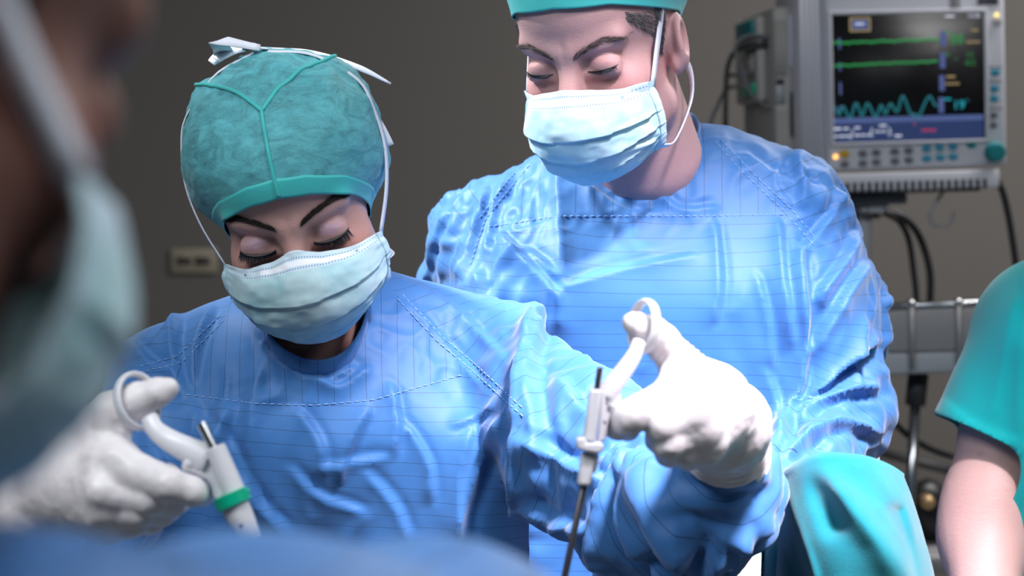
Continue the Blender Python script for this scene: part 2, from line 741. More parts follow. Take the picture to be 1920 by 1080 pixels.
M['wall'] = wall_mat('wall_paint', (0.20, 0.185, 0.17))
M['floor'] = wall_mat('floor_vinyl', (0.22, 0.23, 0.23), 0.35)
M['ceil'] = wall_mat('ceiling_paint', (0.55, 0.55, 0.55))
M['mon'] = mat('monitor_case', (0.60, 0.60, 0.66), 0.5)
M['mon2'] = mat('monitor_case_warm', (0.42, 0.40, 0.38), 0.55)
M['mon_dark'] = mat('monitor_dark', (0.03, 0.03, 0.035), 0.5)
M['screen'] = mat('screen_glass', (0.008, 0.008, 0.010), 0.45, 0.3)
M['beige'] = mat('outlet_beige', (0.42, 0.37, 0.28), 0.5)
M['btn_grey'] = mat('button_grey', (0.13, 0.13, 0.15), 0.5)
M['btn_blue'] = mat('button_blue', (0.02, 0.26, 0.40), 0.5)
M['btn_yellow'] = mat('button_yellow', (0.55, 0.32, 0.0), 0.5)
M['btn_teal'] = mat('button_teal', (0.0, 0.20, 0.22), 0.45)
M['cable_grey'] = mat('cable_grey', (0.16, 0.16, 0.18), 0.5)
M['clear'] = mat('bin_plastic', (0.30, 0.29, 0.30), 0.35, 0.5)
M['trouser'] = mat('trouser_teal', (0.0, 0.32, 0.33), 0.8)
M['shoe'] = mat('clog_white', (0.6, 0.6, 0.6), 0.4)


def emit(name, rgb, s):
    m = bpy.data.materials.new(name)
    m.use_nodes = True
    b = m.node_tree.nodes['Principled BSDF']
    b.inputs['Base Color'].default_value = (*[c * 0.2 for c in rgb], 1)
    b.inputs['Emission Color'].default_value = (*rgb, 1)
    b.inputs['Emission Strength'].default_value = s
    return m


M['e_green'] = emit('trace_green', (0.03, 0.50, 0.12), 0.42)
M['e_teal'] = emit('trace_teal', (0.02, 0.26, 0.32), 0.5)
M['e_cyan'] = emit('digits_cyan', (0.02, 0.55, 0.70), 0.6)
M['e_amber'] = emit('digits_amber', (0.60, 0.45, 0.22), 0.5)
M['e_white'] = emit('digits_white', (0.8, 0.85, 1.0), 0.8)
M['e_blue'] = emit('label_blue', (0.12, 0.17, 0.45), 0.5)
M['e_navy'] = emit('bar_navy', (0.03, 0.06, 0.20), 0.5)
M['e_navy2'] = emit('bar_light', (0.10, 0.15, 0.38), 0.6)
M['e_red'] = emit('digits_red', (0.7, 0.05, 0.15), 0.7)
M['e_orange'] = emit('led_orange', (1.0, 0.5, 0.12), 2.5)
M['e_yellow'] = emit('led_yellow', (1.0, 0.8, 0.25), 1.5)
# ------------------------------------------------------------------ the room
YW = 4.85


def struct(name, V, F, m):
    o = mobj(name, V, F, m, None, False)
    o['kind'] = 'structure'
    return o


def slab(name, lo, hi, m):
    b = MB()
    c = [(lo[i] + hi[i]) / 2 for i in range(3)]
    b.box(c, [hi[i] - lo[i] for i in range(3)])
    return struct(name, b.V, b.F, m)


slab('floor', (-3.3, -2.3, -0.1), (3.3, YW + 0.1, 0.0), M['floor'])
slab('ceiling', (-3.3, -2.3, 2.95), (3.3, YW + 0.1, 3.05), M['ceil'])
slab('wall_back', (-3.3, YW, 0.0), (3.3, YW + 0.1, 2.95), M['wall'])
slab('wall_front', (-3.3, -2.4, 0.0), (3.3, -2.3, 2.95), M['wall'])
slab('wall_left', (-3.4, -2.3, 0.0), (-3.3, YW, 2.95), M['wall'])
slab('wall_right', (3.3, -2.3, 0.0), (3.4, YW, 2.95), M['wall'])
slab('baseboard_back', (-3.3, YW - 0.015, 0.0), (3.3, YW, 0.10), M['grey_plastic'])


def on_wall(px, py, y):
    r = FW + (px - 960) / FPX * RT - (py - 540) / FPX * UP
    return CAM + r * ((y - CAM[1]) / r[1])


# double wall socket
c = on_wall(365, 488, YW)
w = on_wall(408, 488, YW)[0] - c[0]
h = c[2] - on_wall(365, 511, YW)[2]
t = thing('wall_outlet', (c[0], YW, c[2]), 'beige double power socket mounted on the grey wall', 'outlet')
MB().box((c[0], YW - 0.006, c[2]), (2 * w, 0.012, 2 * h), bev=0.003).build('cover_plate', M['beige'], t)
for s in (-1, 1):
    f = MB().box((c[0] + s * w * 0.40, YW - 0.0135, c[2]), (w * 0.62, 0.004, h * 1.05), bev=0.001).build('socket', M['beige'], t)
    for q in (-1, 1):
        MB().lathe([(0.0045, 0), (0.0045, 0.003)], 10, Matrix.Translation((c[0] + s * w * 0.40 + q * 0.0095, YW - 0.0150, c[2])) @ Matrix.Rotation(math.pi / 2, 4, 'X')).build('pin_hole', M['mon_dark'], f)
    MB().box((c[0] + s * w * 0.40, YW - 0.0160, c[2]), (0.034, 0.0015, 0.016)).build('recess', M['mon_dark'], f)

# ------------------------------------------------------------------ patient monitor
DM = 3.1
SM = FPX / DM
MMAT = Matrix.Translation(Vector(U(1700, 160, DM))) @ Matrix.Rotation(math.radians(7), 4, 'Z') @ Matrix.Rotation(math.radians(-1.3), 4, 'Y') @ Matrix.Rotation(math.radians(-3), 4, 'X')


def L(px, py, y=0.0):
    return MMAT @ Vector(((px - 1700) / SM, y, -(py - 160) / SM))


def pbox(b, x0, x1, y0, y1, n, f, bev=0.0):
    """box given by monitor-face pixels and near/far local depth"""
    return b.box((((x0 + x1) / 2 - 1700) / SM, (n + f) / 2, -((y0 + y1) / 2 - 160) / SM), ((x1 - x0) / SM, f - n, (y1 - y0) / SM), MMAT, bev)


mon = thing('patient_monitor', L(1700, 318, 0.06), 'grey patient monitor with dark screen showing green and teal traces', 'monitor')
case = pbox(MB(), 1545, 1895, -90, 316, 0.0, 0.13, 0.008).build('housing', M['mon'], mon)
pil = pbox(MB(), 1496, 1548, -90, 318, 0.012, 0.15, 0.010).build('side_case', M['mon'], mon)
for k, x in enumerate((1503, 1513, 1523, 1533)):
    MB().tube([L(x, -85, 0.012), L(x, 314, 0.012)], 0.0035, 8).build('rib', M['mon'], pil)
rack = pbox(MB(), 1462, 1500, 4, 330, 0.05, 0.26, 0.006).build('module_rack', M['mon2'], mon)
for x in (1466, 1472, 1478, 1484):
    MB().tube([L(x, 30, 0.050), L(x, 135, 0.050)], 0.0022, 6).build('rib', M['mon2'], rack)
    MB().tube([L(x, 200, 0.050), L(x, 320, 0.050)], 0.0022, 6).build('rib', M['mon2'], rack)
pbox(MB(), 1463, 1480, 140, 186, 0.047, 0.052).build('bay_opening', M['grey_plastic'], rack)
pbox(MB(), 1464, 1479, 140, 150, 0.045, 0.050).build('bay_shade_strip', M['mon_dark'], rack)  # dark strip standing in for the shade at the top of the bay
pbox(MB(), 1490, 1497, 20, 118, 0.044, 0.055, 0.002).build('latch', M['mon'], rack)
pbox(MB(), 1491, 1496, 165, 250, 0.044, 0.055, 0.002).build('slot', M['mon_dark'], rack)
md = pbox(MB(), 1441, 1463, 16, 180, 0.09, 0.24, 0.006).build('plug_in_module', M['mon2'], mon)
pbox(MB(), 1433, 1443, 22, 56, 0.10, 0.20, 0.003).build('label_panel', M['btn_teal'], md)
pbox(MB(), 1432, 1442, 84, 124, 0.10, 0.18, 0.006).build('port_housing', M['mon2'], md)
pbox(MB(), 1432, 1442, 142, 166, 0.10, 0.18, 0.003).build('connector', M['green_plastic'], md)

# bezel rim, screen and what is on it
rim = MB()
for (a, b_, c_, d_) in ((1550, 1557, 24, 268), (1850, 1858, 22, 268), (1550, 1858, 264, 270), (1550, 1858, 20, 27)):
    pbox(rim, a, b_, c_, d_, -0.006, 0.002, 0.0015)
rim.build('bezel', M['mon'], mon)
scr = pbox(MB(), 1556, 1851, 26, 265, -0.003, 0.001).build('screen', M['screen'], mon)


def srect(name, x0, x1, y0, y1, m, y=-0.0036, parent=scr):
    P = [L(x0, y1, y), L(x1, y1, y), L(x1, y0, y), L(x0, y0, y)]
    return mobj(name, [tuple(p) for p in P], [(0, 1, 2, 3)], m, parent, False)


def strace(name, pts, m, wpx, y=-0.0040):
    b = MB()
    b.tube([L(x, yy, y) for x, yy in pts], wpx / SM / 2, 5)
    return b.build(name, m, scr)


def stext(name, txt, px, py, hpx, m, xs=1.0, y=-0.0042, parent=None):
    cu = bpy.data.curves.new(name, 'FONT')
    cu.body = txt
    cu.size = hpx / SM / 0.70
    cu.align_x = 'CENTER'
    cu.align_y = 'CENTER'
    tmp = bpy.data.objects.new('tmp_text', cu)
    COL.objects.link(tmp)
    me = bpy.data.meshes.new_from_object(tmp.evaluated_get(bpy.context.evaluated_depsgraph_get()))
    bpy.data.objects.remove(tmp)
    me.name = name
    T = MMAT @ Matrix.Translation(((px - 1700) / SM, y, -(py - 160) / SM)) @ Matrix.Rotation(math.pi / 2, 4, 'X') @ Matrix.Diagonal((xs, 1, 1, 1))
    me.transform(T)
    me.materials.clear()
    me.materials.append(m)
    o = bpy.data.objects.new(name, me)
    link(o, parent or scr)
    return o


rng = random.Random(4)
srect('status_bar', 1556, 1847, 218, 228, M['e_navy2'])
srect('lower_bar', 1556, 1847, 228, 263, M['e_navy'])
b1 = [(1558 + i * 3.1, 79 - i * 0.055 + (2.2 if i % 7 == 3 else 0) * (-1) ** i + rng.uniform(-.8, .8)) for i in range(67)]
strace('trace_line', b1, M['e_green'], 4.2)
b2 = [(1558 + i * 3.1, 121 - i * 0.06 + rng.uniform(-1.2, 1.2)) for i in range(66)]
strace('trace_line', b2, M['e_green'], 4.0)
wv = [(1558, 196), (1567, 212), (1575, 196), (1588, 219), (1600, 191), (1611, 215), (1622, 192), (1637, 218), (1648, 196), (1656, 213), (1666, 194), (1679, 209), (1690, 180), (1704, 212), (1714, 215), (1720, 220), (1734, 192), (1743, 182), (1752, 198), (1757, 199)]
strace('trace_line', spline(wv, 110), M['e_teal'], 4.2)
for (x, y0, y1) in ((1771, 60, 88), (1769, 101, 130), (1767, 143, 172), (1765, 184, 213)):
    srect('label_block', x - 5, x + 5, y0, y1, M['e_blue'])
for (x, y0, y1) in ((1571, 70, 90), (1571, 115, 130), (1571, 152, 175), (1569, 196, 210)):
    srect('scale_mark', x - 2, x + 2, y0, y1, M['e_blue'])
stext('digits', '88', 1797, 77, 19, M['e_green'], 0.95)
stext('digits', '11', 1822, 106, 11, M['e_green'])
stext('digits', '-0.2', 1821, 121, 10, M['e_green'])
stext('digits', '19', 1799, 200, 17, M['e_cyan'])
stext('digits', 'o', 1815, 190, 6, M['e_cyan'])
srect('caption', 1773.8, 1784.2, 60.5, 63.5, M['e_green'], -0.0042)
srect('caption', 1774.5, 1781.5, 102.5, 105.5, M['e_green'], -0.0042)
stext('digits', 'II', 1795, 113, 6, M['e_green'])
srect('caption', 1770.0, 1784.0, 186.5, 189.5, M['e_cyan'], -0.0042)
srect('caption', 1825.0, 1839.0, 58.5, 61.5, M['e_amber'], -0.0042)
for k in range(4):
    srect('dash', 1816 + k * 7, 1821 + k * 7, 80, 84, M['e_amber'])
    srect('dash', 1774 + k * 7, 1779 + k * 7, 157, 161, M['e_amber'])
srect('caption', 1775.6, 1792.4, 144.2, 147.8, M['e_amber'], -0.0042)
stext('digits', '13:36', 1831, 33, 8, M['e_white'])
srect('caption', 1775.2, 1792.8, 31.5, 34.5, M['e_white'], -0.0042)
for k in range(3):
    srect('dash', 1557 + k * 11, 1566 + k * 11, 250, 254, M['e_white'])
    srect('dash', 1597 + k * 11, 1606 + k * 11, 249, 253, M['e_white'])
    srect('dash', 1636 + k * 8, 1642 + k * 8, 243, 247, M['e_white'])
stext('digits', '/', 1591, 250, 18, M['e_white'])
stext('digits', '(', 1629, 245, 14, M['e_white'])
stext('digits', ')', 1664, 245, 14, M['e_white'])
srect('caption', 1553.6, 1570.4, 236.2, 239.8, M['e_white'], -0.0042)
srect('caption', 1574.8, 1585.2, 236.5, 239.5, M['e_white'], -0.0042)
srect('caption', 1596.8, 1607.2, 235.5, 238.5, M['e_white'], -0.0042)
srect('caption', 1644.0, 1658.0, 232.5, 235.5, M['e_white'], -0.0042)
srect('caption', 1673.0, 1687.0, 252.5, 255.5, M['e_white'], -0.0042)
stext('digits', 'x', 1712, 232, 7, M['e_red'])
srect('dash', 1726, 1754, 243, 247, M['e_red'])
srect('alarm_box_edge', 1591, 1631, 32, 58, M['e_amber'], -0.0035)
srect('alarm_box', 1594, 1628, 35, 55, M['e_navy'], -0.0038)
srect('alarm_box_inner', 1597, 1625, 38, 52, M['e_blue'], -0.0040)
srect('caption', 1601.2, 1618.8, 42.5, 45.5, M['e_white'], -0.0042)

# buttons, lamps and the teal turning knob
btn = MB()
btn.lathe([(8.6 / SM, 0), (8.6 / SM, 0.0035), (7.2 / SM, 0.005)], 18)
bm_ = bpy.data.meshes.new('button')
bm_.from_pydata([(v[0], v[1] * 0.72, v[2]) for v in btn.V], [], btn.F)
bm_.polygons.foreach_set('use_smooth', [False] * len(bm_.polygons))


def button(px, py, m, s=1.0):
    me = bm_.copy()
    me.materials.append(m)
    o = bpy.data.objects.new('button', me)
    o.matrix_basis = MMAT @ Matrix.Translation(((px - 1700) / SM, 0.0005, -(py - 160) / SM)) @ Matrix.Rotation(math.pi / 2, 4, 'X') @ Matrix.Diagonal((s, s, 1, 1))
    COL.objects.link(o)
    o.parent = mon
    o.matrix_parent_inverse = mon.matrix_basis.inverted()
    return o


button(1577, 285, M['btn_yellow'], 1.1)
for (x, y) in ((1577, 304), (1612, 285), (1612, 303), (1638, 284), (1638, 302), (1674, 283), (1674, 301), (1701, 282), (1701, 300)):
    button(x, y, M['btn_grey'])
for (x, y) in ((1736, 279), (1736, 298), (1761, 278), (1762, 297), (1787, 277), (1787, 296), (1872, 140), (1870, 170), (1869, 189)):
    button(x, y, M['btn_blue'], 1.05)
for (x, y) in ((1867, 220), (1866, 238)):
    button(x, y, M['btn_grey'])
button(1823, 275, M['btn_teal'], 1.05)
button(1877, 46, M['mon2'], 1.1)
for (x, y, k) in ((1560, 290, 'e_orange'), (1877, 32, 'e_yellow')):
    MB().lathe([(4.2 / SM, 0), (4.2 / SM, 0.002), (3 / SM, 0.003)], 12, MMAT @ Matrix.Translation(((x - 1700) / SM, 0, -(y - 160) / SM)) @ Matrix.Rotation(math.pi / 2, 4, 'X')).build('indicator_lamp', M[k], mon)
MB().lathe([(17.5 / SM, 0), (18.5 / SM, 0.004), (18 / SM, 0.016), (15 / SM, 0.020), (5 / SM, 0.0205)], 28, MMAT @ Matrix.Translation((166 / SM, 0, -130 / SM)) @ Matrix.Rotation(math.pi / 2, 4, 'X')).build('turning_knob', M['btn_teal'], mon, auto=40)
for (x0, x1, y) in ((1858, 1886, 130), (1857, 1885, 157), (1856, 1884, 207)):
    pbox(MB(), x0, x1, y - 1, y + 1, -0.0015, 0.001).build('label_line', M['mon_dark'], mon)
for k in range(7):
    pbox(MB(), 1787, 1806, -12 + k * 5, -9 + k * 5, -0.0015, 0.001).build('speaker_slot', M['btn_grey'], mon)
pbox(MB(), 1840, 1880, -20, 13, -0.002, 0.001).build('name_plate', M['btn_grey'], mon)

# ------------------------------------------------------------------ roll stand carrying the monitor
pc = L(1640, 380, 0.08)
std = thing('monitor_stand', (pc.x, pc.y, 0), 'grey roll stand with slotted tray, tall pole and ribbed bin under the monitor', 'stand')
tray = pbox(MB(), 1540, 1874, 322, 356, -0.010, 0.16, 0.003).build('tray', M['mon'], std)
sl = MB()
pbox(sl, 1561, 1568, 339, 357.5, -0.0108, 0.0)
sme = None
for k in range(21):
    if sme is None:
        o = sl.build('tray_slot', M['mon_dark'], tray, False)
        sme = o.data
    else:
        o = bpy.data.objects.new('tray_slot', sme)
        link(o, tray)
        o.matrix_basis = Matrix.Translation(MMAT.to_3x3() @ Vector((k * 14.0 / SM, 0, 0)))
pbox(MB(), 1545, 1840, 357, 362, 0.0, 0.15).build('tray_underside', M['mon_dark'], std)
pbox(MB(), 1590, 1710, 362, 383, 0.03, 0.14, 0.004).build('bracket', M['btn_grey'], std)
pbox(MB(), 1622, 1676, 382, 398, 0.04, 0.13, 0.003).build('clamp', M['grey_plastic'], std)
for s in (1630, 1672):
    MB().lathe([(0.004, 0), (0.004, 0.006)], 8, MMAT @ Matrix.Translation(((s - 1700) / SM, 0.04, -(391 - 160) / SM)) @ Matrix.Rotation(math.pi / 2, 4, 'X')).build('bolt', M['steel'], std)
MB().tube([(pc.x, pc.y, pc.z + 0.01), (pc.x, pc.y, 0.12)], 17.5 / SM, 20).build('pole', M['grey_plastic'], std)
MB().lathe([(0.06, 0.07), (0.06, 0.12), (0.03, 0.16)], 20, Matrix.Translation((pc.x, pc.y, 0))).build('hub', M['grey_plastic'], std)
for k in range(5):
    a = 2 * math.pi * k / 5 + 0.3
    e = (pc.x + 0.3 * math.cos(a), pc.y + 0.3 * math.sin(a))
    lg = MB().tube([(pc.x, pc.y, 0.10), (e[0], e[1], 0.085)], [0.022, 0.014], 8).build('leg', M['grey_plastic'], std)
    MB().lathe([(0.035, -0.01), (0.035, 0.01)], 16, Matrix.Translation((e[0], e[1], 0.036)) @ Matrix.Rotation(math.pi / 2, 4, 'X')).build('castor', M['black'], lg)

# ------------------------------------------------------------------ bin on a thin pole behind the man
DB = 3.0


def B(px, py, d=DB):
    return Vector(U(px, py, d))


bt = std


def qplate(px, d, th, name, m, parent, bev=0.002):
    """flat plate: outline in pixels at depth d, thickness th away from the camera"""
    A = [U(x, y, d) for x, y in px]
    C = [p + FW * th for p in A]
    n = len(px)
    F = [tuple(range(n)), tuple(range(2 * n - 1, n - 1, -1))] + [(k, k + n, (k + 1) % n + n, (k + 1) % n) for k in range(n)]
    b = MB().add(A + C, F)
    o = b.build(name, m, parent, True, bevel=bev)
    bm2 = bmesh.new()
    bm2.from_mesh(o.data)
    bmesh.ops.recalc_face_normals(bm2, faces=bm2.faces)
    bm2.to_mesh(o.data)
    bm2.free()
    return o


bn = qplate([(1600, 582), (1990, 566), (1985, 655), (1604, 664)], DB, 0.10, 'bin', M['clear'], bt, 0.006)
qplate([(1600, 662), (1985, 652), (1975, 690), (1690, 703), (1606, 708)], DB + 0.004, 0.09, 'bin_base', M['grey_plastic'], bt, 0.006)
for x in (1708, 1796, 1890):
    MB().tube([B(x, 575 - (x - 1708) * 0.03, DB - 0.004), B(x + 2, 690, DB - 0.004)], 0.006, 8, flat=0.6).build('rib', M['clear'], bn)
for x in (1708, 1796):
    MB().lathe([(0.006, 0), (0.008, 0.004), (0.004, 0.008)], 10, Matrix.Translation(B(x, 572 - (x - 1708) * 0.03, DB - 0.002))).build('rivet', M['steel'], bn)
MB().tube([B(1610, 577, DB), B(1985, 562, DB)], 0.005, 8).build('rail', M['steel'], bt)
lp = B(1722, 700, DB + .06)
MB().tube([lp, B(1716, 760, DB + .06)], 0.016, 12).build('socket', M['mon_dark'], bt)
p2_ = B(1706, 950, DB + .06)
MB().tube([B(1717, 740, DB + .06), p2_, (p2_.x, p2_.y, 0.05)], 0.0085, 10).build('support_rod', M['steel'], bt)

# shelf trolley with the dark box standing low behind the green-clad arm
DT = 3.35
tr = thing('instrument_trolley', (B(1760, 900, DT).x, B(1760, 900, DT).y + .15, 0), 'low grey trolley behind the teal drape', 'trolley')
cx, cy = B(1760, 900, DT).x, B(1760, 900, DT).y + 0.2
zt = B(1760, 1060, DT).z
MB().box((cx, cy, zt), (0.7, 0.42, 0.03), bev=0.006).build('shelf', M['clear'], tr)
MB().box((cx, cy, 0.22), (0.7, 0.42, 0.03), bev=0.006).build('shelf', M['clear'], tr)
for sx in (-1, 1):
    for sy in (-1, 1):
        MB().tube([(cx + sx * 0.33, cy + sy * 0.19, 0.0), (cx + sx * 0.33, cy + sy * 0.19, zt)], 0.012, 8).build('leg', M['steel'], tr)
MB().tube([B(1640, 845, DT + .42), B(1850, 900, DT + .42)], 0.009, 8).build('rail', M['mon_dark'], tr)
MB().tube([B(1640, 845, DT + .42), (B(1640, 845, DT + .42).x, B(1640, 845, DT + .42).y, 0.0)], 0.009, 8).build('rail_post', M['steel'], tr)
MB().tube([B(1850, 900, DT + .42), (B(1850, 900, DT + .42).x, B(1850, 900, DT + .42).y, 0.0)], 0.009, 8).build('rail_post', M['steel'], tr)
ft = thing('medical_device', (cx - 0.05, cy - 0.02, zt + 0.015), 'black device with a brass coloured cap lying on the trolley', 'device')
q = B(1742, 950, DT + .1)
bd = MB()
bd.tube([B(1712, 905, DT + .1), B(1728, 930, DT + .1), B(1755, 985, DT + .1), (cx + 0.03, cy - 0.06, zt + 0.068)], [0.03, 0.045, 0.05, 0.05], 14)
bd.build('body', M['black'], ft, sub=1)
MB().lathe([(0.012, 0), (0.012, 0.02), (0.007, 0.026)], 16, Matrix.Translation(B(1736, 938, DT + .055)) @ Matrix.Rotation(math.pi / 2, 4, 'X')).build('cap', mat('brass', (0.6, 0.40, 0.2), 0.4, metal=0.6), ft)


# ------------------------------------------------------------------ cables
def cable(name, pts, r, m, label, group=None):
    P = spline([U(*p) for p in pts], 40)
    o = MB().tube(P, r, 8).build(name, m)
    tag(o, label, 'cable', group)
    return o


D1 = 3.18
cable('cable', [(1462, 84, D1), (1430, 84, D1), (1388, 90, D1), (1366, 120, D1), (1361, 180, D1), (1360, 260, D1), (1358, 420, D1 + .1)], 0.0042, M['black'], 'thick black cable arching from the monitor module down behind the shoulder')
cable('cable', [(1463, 84, D1 - .02), (1440, 84, D1 - .02), (1412, 88, D1 - .02), (1395, 96, D1 - .02)], 0.0058, M['black'], 'short black plug tail sticking out of the monitor module')
cable('cable', [(1442, 70, D1-.03), (1410, 66, D1-.03), (1385, 76, D1-.03), (1378, 96, D1-.03), (1392, 130, D1-.03), (1402, 165, D1-.03), (1425, 192, D1-.03), (1452, 205, D1-.03)], 0.0026, M['cable_grey'], 'thin grey cable looping in front of the module ports')
cable('cable', [(1440, 138, D1), (1410, 136, D1), (1385, 140, D1), (1365, 142, D1 + .05)], 0.0032, M['cable_grey'], 'grey cable from the middle module port')
cable('cable', [(1436, 156, D1), (1408, 158, D1), (1385, 162, D1), (1362, 168, D1 + .03), (1345, 200, D1 + .04), (1330, 250, D1 + .05), (1320, 420, D1 + .1)], 0.0030, M['cable_grey'], 'grey cable from the lowest module port falling towards the shoulder')
cable('cable', [(1655, 398, 3.30), (1690, 405, 3.30), (1722, 440, 3.30), (1742, 500, 3.30), (1744, 560, 3.30), (1735, 640, 3.30)], 0.0060, M['black'], 'outer black cable looping down right of the stand pole')
cable('cable', [(1660, 400, 3.28), (1686, 415, 3.28), (1704, 450, 3.28), (1713, 510, 3.28), (1718, 560, 3.28), (1716, 640, 3.28)], 0.0050, M['black'], 'inner black cable looping down right of the stand pole')
cable('cable', [(1650, 402, 3.30), (1625, 408, 3.30), (1598, 430, 3.30), (1570, 480, 3.30), (1550, 560, 3.30)], 0.0060, M['black'], 'black cable curving left from the stand pole behind the sleeve')
cable('cable', [(1866, 330, 3.20), (1880, 360, 3.20), (1890, 400, 3.20), (1900, 460, 3.20), (1906, 510, 3.20), (1910, 600, 3.20)], 0.0055, M['black'], 'black cable hanging from the right end of the tray')
cable('cable', [(1770, 358, 3.14), (1755, 380, 3.14), (1743, 405, 3.14), (1752, 422, 3.14), (1772, 424, 3.14), (1786, 412, 3.14), (1787, 396, 3.14)], 0.0028, M['clear'], 'clear curled tube hanging under the tray')
cable('cable', [(1590, 680, 3.08), (1630, 730, 3.08), (1665, 780, 3.08), (1710, 822, 3.08), (1760, 848, 3.08), (1820, 862, 3.08), (1900, 870, 3.08)], 0.0052, M['black'], 'black cable sagging across below the bin')
# ------------------------------------------------------------------ people: heads, caps, masks
def rot(yaw, roll, pitch):
    R = (Matrix.Rotation(math.radians(yaw), 3, 'Z') @ Matrix.Rotation(math.radians(roll), 3, 'Y') @ Matrix.Rotation(math.pi, 3, 'Z') @ Matrix.Rotation(math.radians(-pitch), 3, 'X'))
    return np.array(R)


def head_sdf(Q, male=False, ear=True):
    """head in its own frame: x right, y forward, z up, eyes at z = 0"""
    S = Q.copy()
    S[:, 0] = np.abs(S[:, 0])
    d = ell(S, (0, -0.018, 0.038), (0.0715 if male else 0.0735, 0.098, 0.088))
    d = smin(d, ell(S, (0, 0.020, 0.040), (0.064, 0.070, 0.062)), 0.02)
    if male:
        d = smin(d, ell(S, (0, 0.020, -0.045), (0.057, 0.064, 0.068)), 0.025)
        d = smin(d, cap(S, (0.048, -0.002, -0.070), (0.014, 0.062, -0.094), 0.017, 0.020), 0.022)
    else:
        d = smin(d, ell(S, (0, 0.020, -0.038), (0.057, 0.062, 0.060)), 0.025)
        d = smin(d, cap(S, (0.044, -0.002, -0.058), (0.012, 0.060, -0.080), 0.015, 0.017), 0.022)
    d = smin(d, ell(S, (0.038, 0.046, -0.029), (0.022, 0.023, 0.018)), 0.024)
    br = 0.0105 if male else 0.0085
    d = smin(d, cap(S, (0.007, 0.0805, 0.011), (0.044, 0.066, 0.018), br, br * 0.9), 0.012)
    d = smax(d, -ell(S, (0.031, 0.0955, -0.003), (0.018, 0.0155, 0.0115)), 0.010)
    d = smin(d, cap(S, (0, 0.080, 0.004), (0, 0.099, -0.040), 0.0075, 0.0115), 0.012)
    d = smin(d, cap(S, (0.009, 0.090, -0.044), (0.010, 0.088, -0.042), 0.008, 0.008), 0.008)
    # eyeball under the lowered lid, lower lid, lid crease
    ball = ell(S, (0.0318, 0.0706, -0.0045), (0.0158, 0.0128, 0.0108))
    d = smin(d, ball, 0.0035)
    gr_ = np.minimum(cap(S, (0.0185, 0.0820, 0.0015), (0.0310, 0.0835, 0.0062), 0.0014, 0.0018), cap(S, (0.0310, 0.0835, 0.0062), (0.0460, 0.0745, 0.0020), 0.0018, 0.0012))
    d = smax(d, -gr_, 0.0026)
    d = smin(d, cap(S, (0.020, 0.0775, -0.0125), (0.043, 0.0735, -0.0120), 0.0042, 0.0038), 0.007)
    if ear:
        Re = np.array(Matrix.Rotation(math.radians(-24), 3, 'Z') @ Matrix.Rotation(math.radians(14), 3, 'X'))
        e = ell(S, (0.0725, -0.022, -0.012), (0.0085, 0.0175, 0.027), Re)
        e = smax(e, -ell(S, (0.0815, -0.018, -0.009), (0.0080, 0.0095, 0.0165), Re), 0.003)
        e = smin(e, ell(S, (0.0700, -0.012, -0.033), (0.006, 0.009, 0.010)), 0.008)
        d = smin(d, e, 0.006)
        d = smin(d, ell(S, (0.063, -0.020, -0.014), (0.009, 0.012, 0.018)), 0.006)
    return d


def march(fn, o, d, start, n=40):
    """sphere trace from o + d*start inward (towards o)"""
    r = np.full(len(d), float(start))
    for _ in range(n):
        r = r - fn(o + d * r[:, None]) * 0.9
    return r


def hair_strands(pts, dirs, lens, rad, nrm, m, parent, name, rng, curl=0.25):
    """many tapered strands joined in one part"""
    b = MB()
    for p, d, l, n in zip(pts, dirs, lens, nrm):
        q0 = p
        q1 = p + d * l * 0.5 + n * l * 0.14
        q2 = p + d * l + n * l * (0.05 + curl * 0.1) + np.array([rng.gauss(0, 1) for _ in range(3)]) * l * 0.06
        b.tube([q0, q1, q2], [rad, rad * 0.8, rad * 0.12], 3, cap=False)
    return b.build(name, m, parent)


class Head:
    def __init__(s, T, R, male=False):
        s.T = np.asarray(T, float)
        s.R = R
        s.male = male

    def loc(s, P):
        return (P - s.T) @ s.R

    def wld(s, Q):
        return s.T + np.asarray(Q, float) @ s.R.T

    def fn(s, Q, ear=False):
        return head_sdf(Q, male=s.male, ear=ear)

    def face_pt(s, x, z, off=0.0):
        """point on the face at local x,z, shot along -y"""
        x = np.atleast_1d(np.asarray(x, float))
        z = np.atleast_1d(np.asarray(z, float))
        o = np.stack([x, np.zeros_like(x), z], 1)
        d = np.tile([0, 1.0, 0], (len(x), 1))
        r = np.full(len(x), 0.16)
        for _ in range(60):
            r = r - s.fn(o + d * r[:, None]) * 0.8
        return o + d * (r + off)[:, None]

    def nrm(s, Q):
        e = 0.001
        f0 = [s.fn(Q + np.eye(3)[k] * e) - s.fn(Q - np.eye(3)[k] * e) for k in range(3)]
        n = np.stack(f0, 1)
        return n / (np.linalg.norm(n, axis=1)[:, None] + 1e-12)


def make_body(root, hd, neck, chest, m, tintfn, h=0.0016, name='body', ear=True):
    """head, neck and upper chest as one continuous skin"""
    def fn(P):
        d = hd.fn(hd.loc(P), ear)
        d = smin(d, cap(P, neck[0], neck[1], neck[2], neck[3]), 0.022)
        d = smin(d, ell(P, chest[0], chest[1]), 0.03)
        return d
    lo = np.minimum(hd.T - 0.155, np.asarray(chest[0]) - np.array([chest[1][0], chest[1][1], 0.02]))
    hi = hd.T + 0.155
    hi = np.maximum(hi, np.asarray(chest[0]) + np.asarray(chest[1]))
    V, F = surf(fn, lo - 0.01, hi + 0.01, h)
    V = lap_smooth(V, F, 1, 0.4)
    o = mobj(name, V, F, m, root)
    Q = hd.loc(V)
    c = tintfn(Q)
    at = o.data.attributes.new('tint', 'FLOAT_COLOR', 'POINT')
    at.data.foreach_set('color', np.hstack([c, np.ones((len(c), 1))]).astype(np.float32).ravel())
    return o


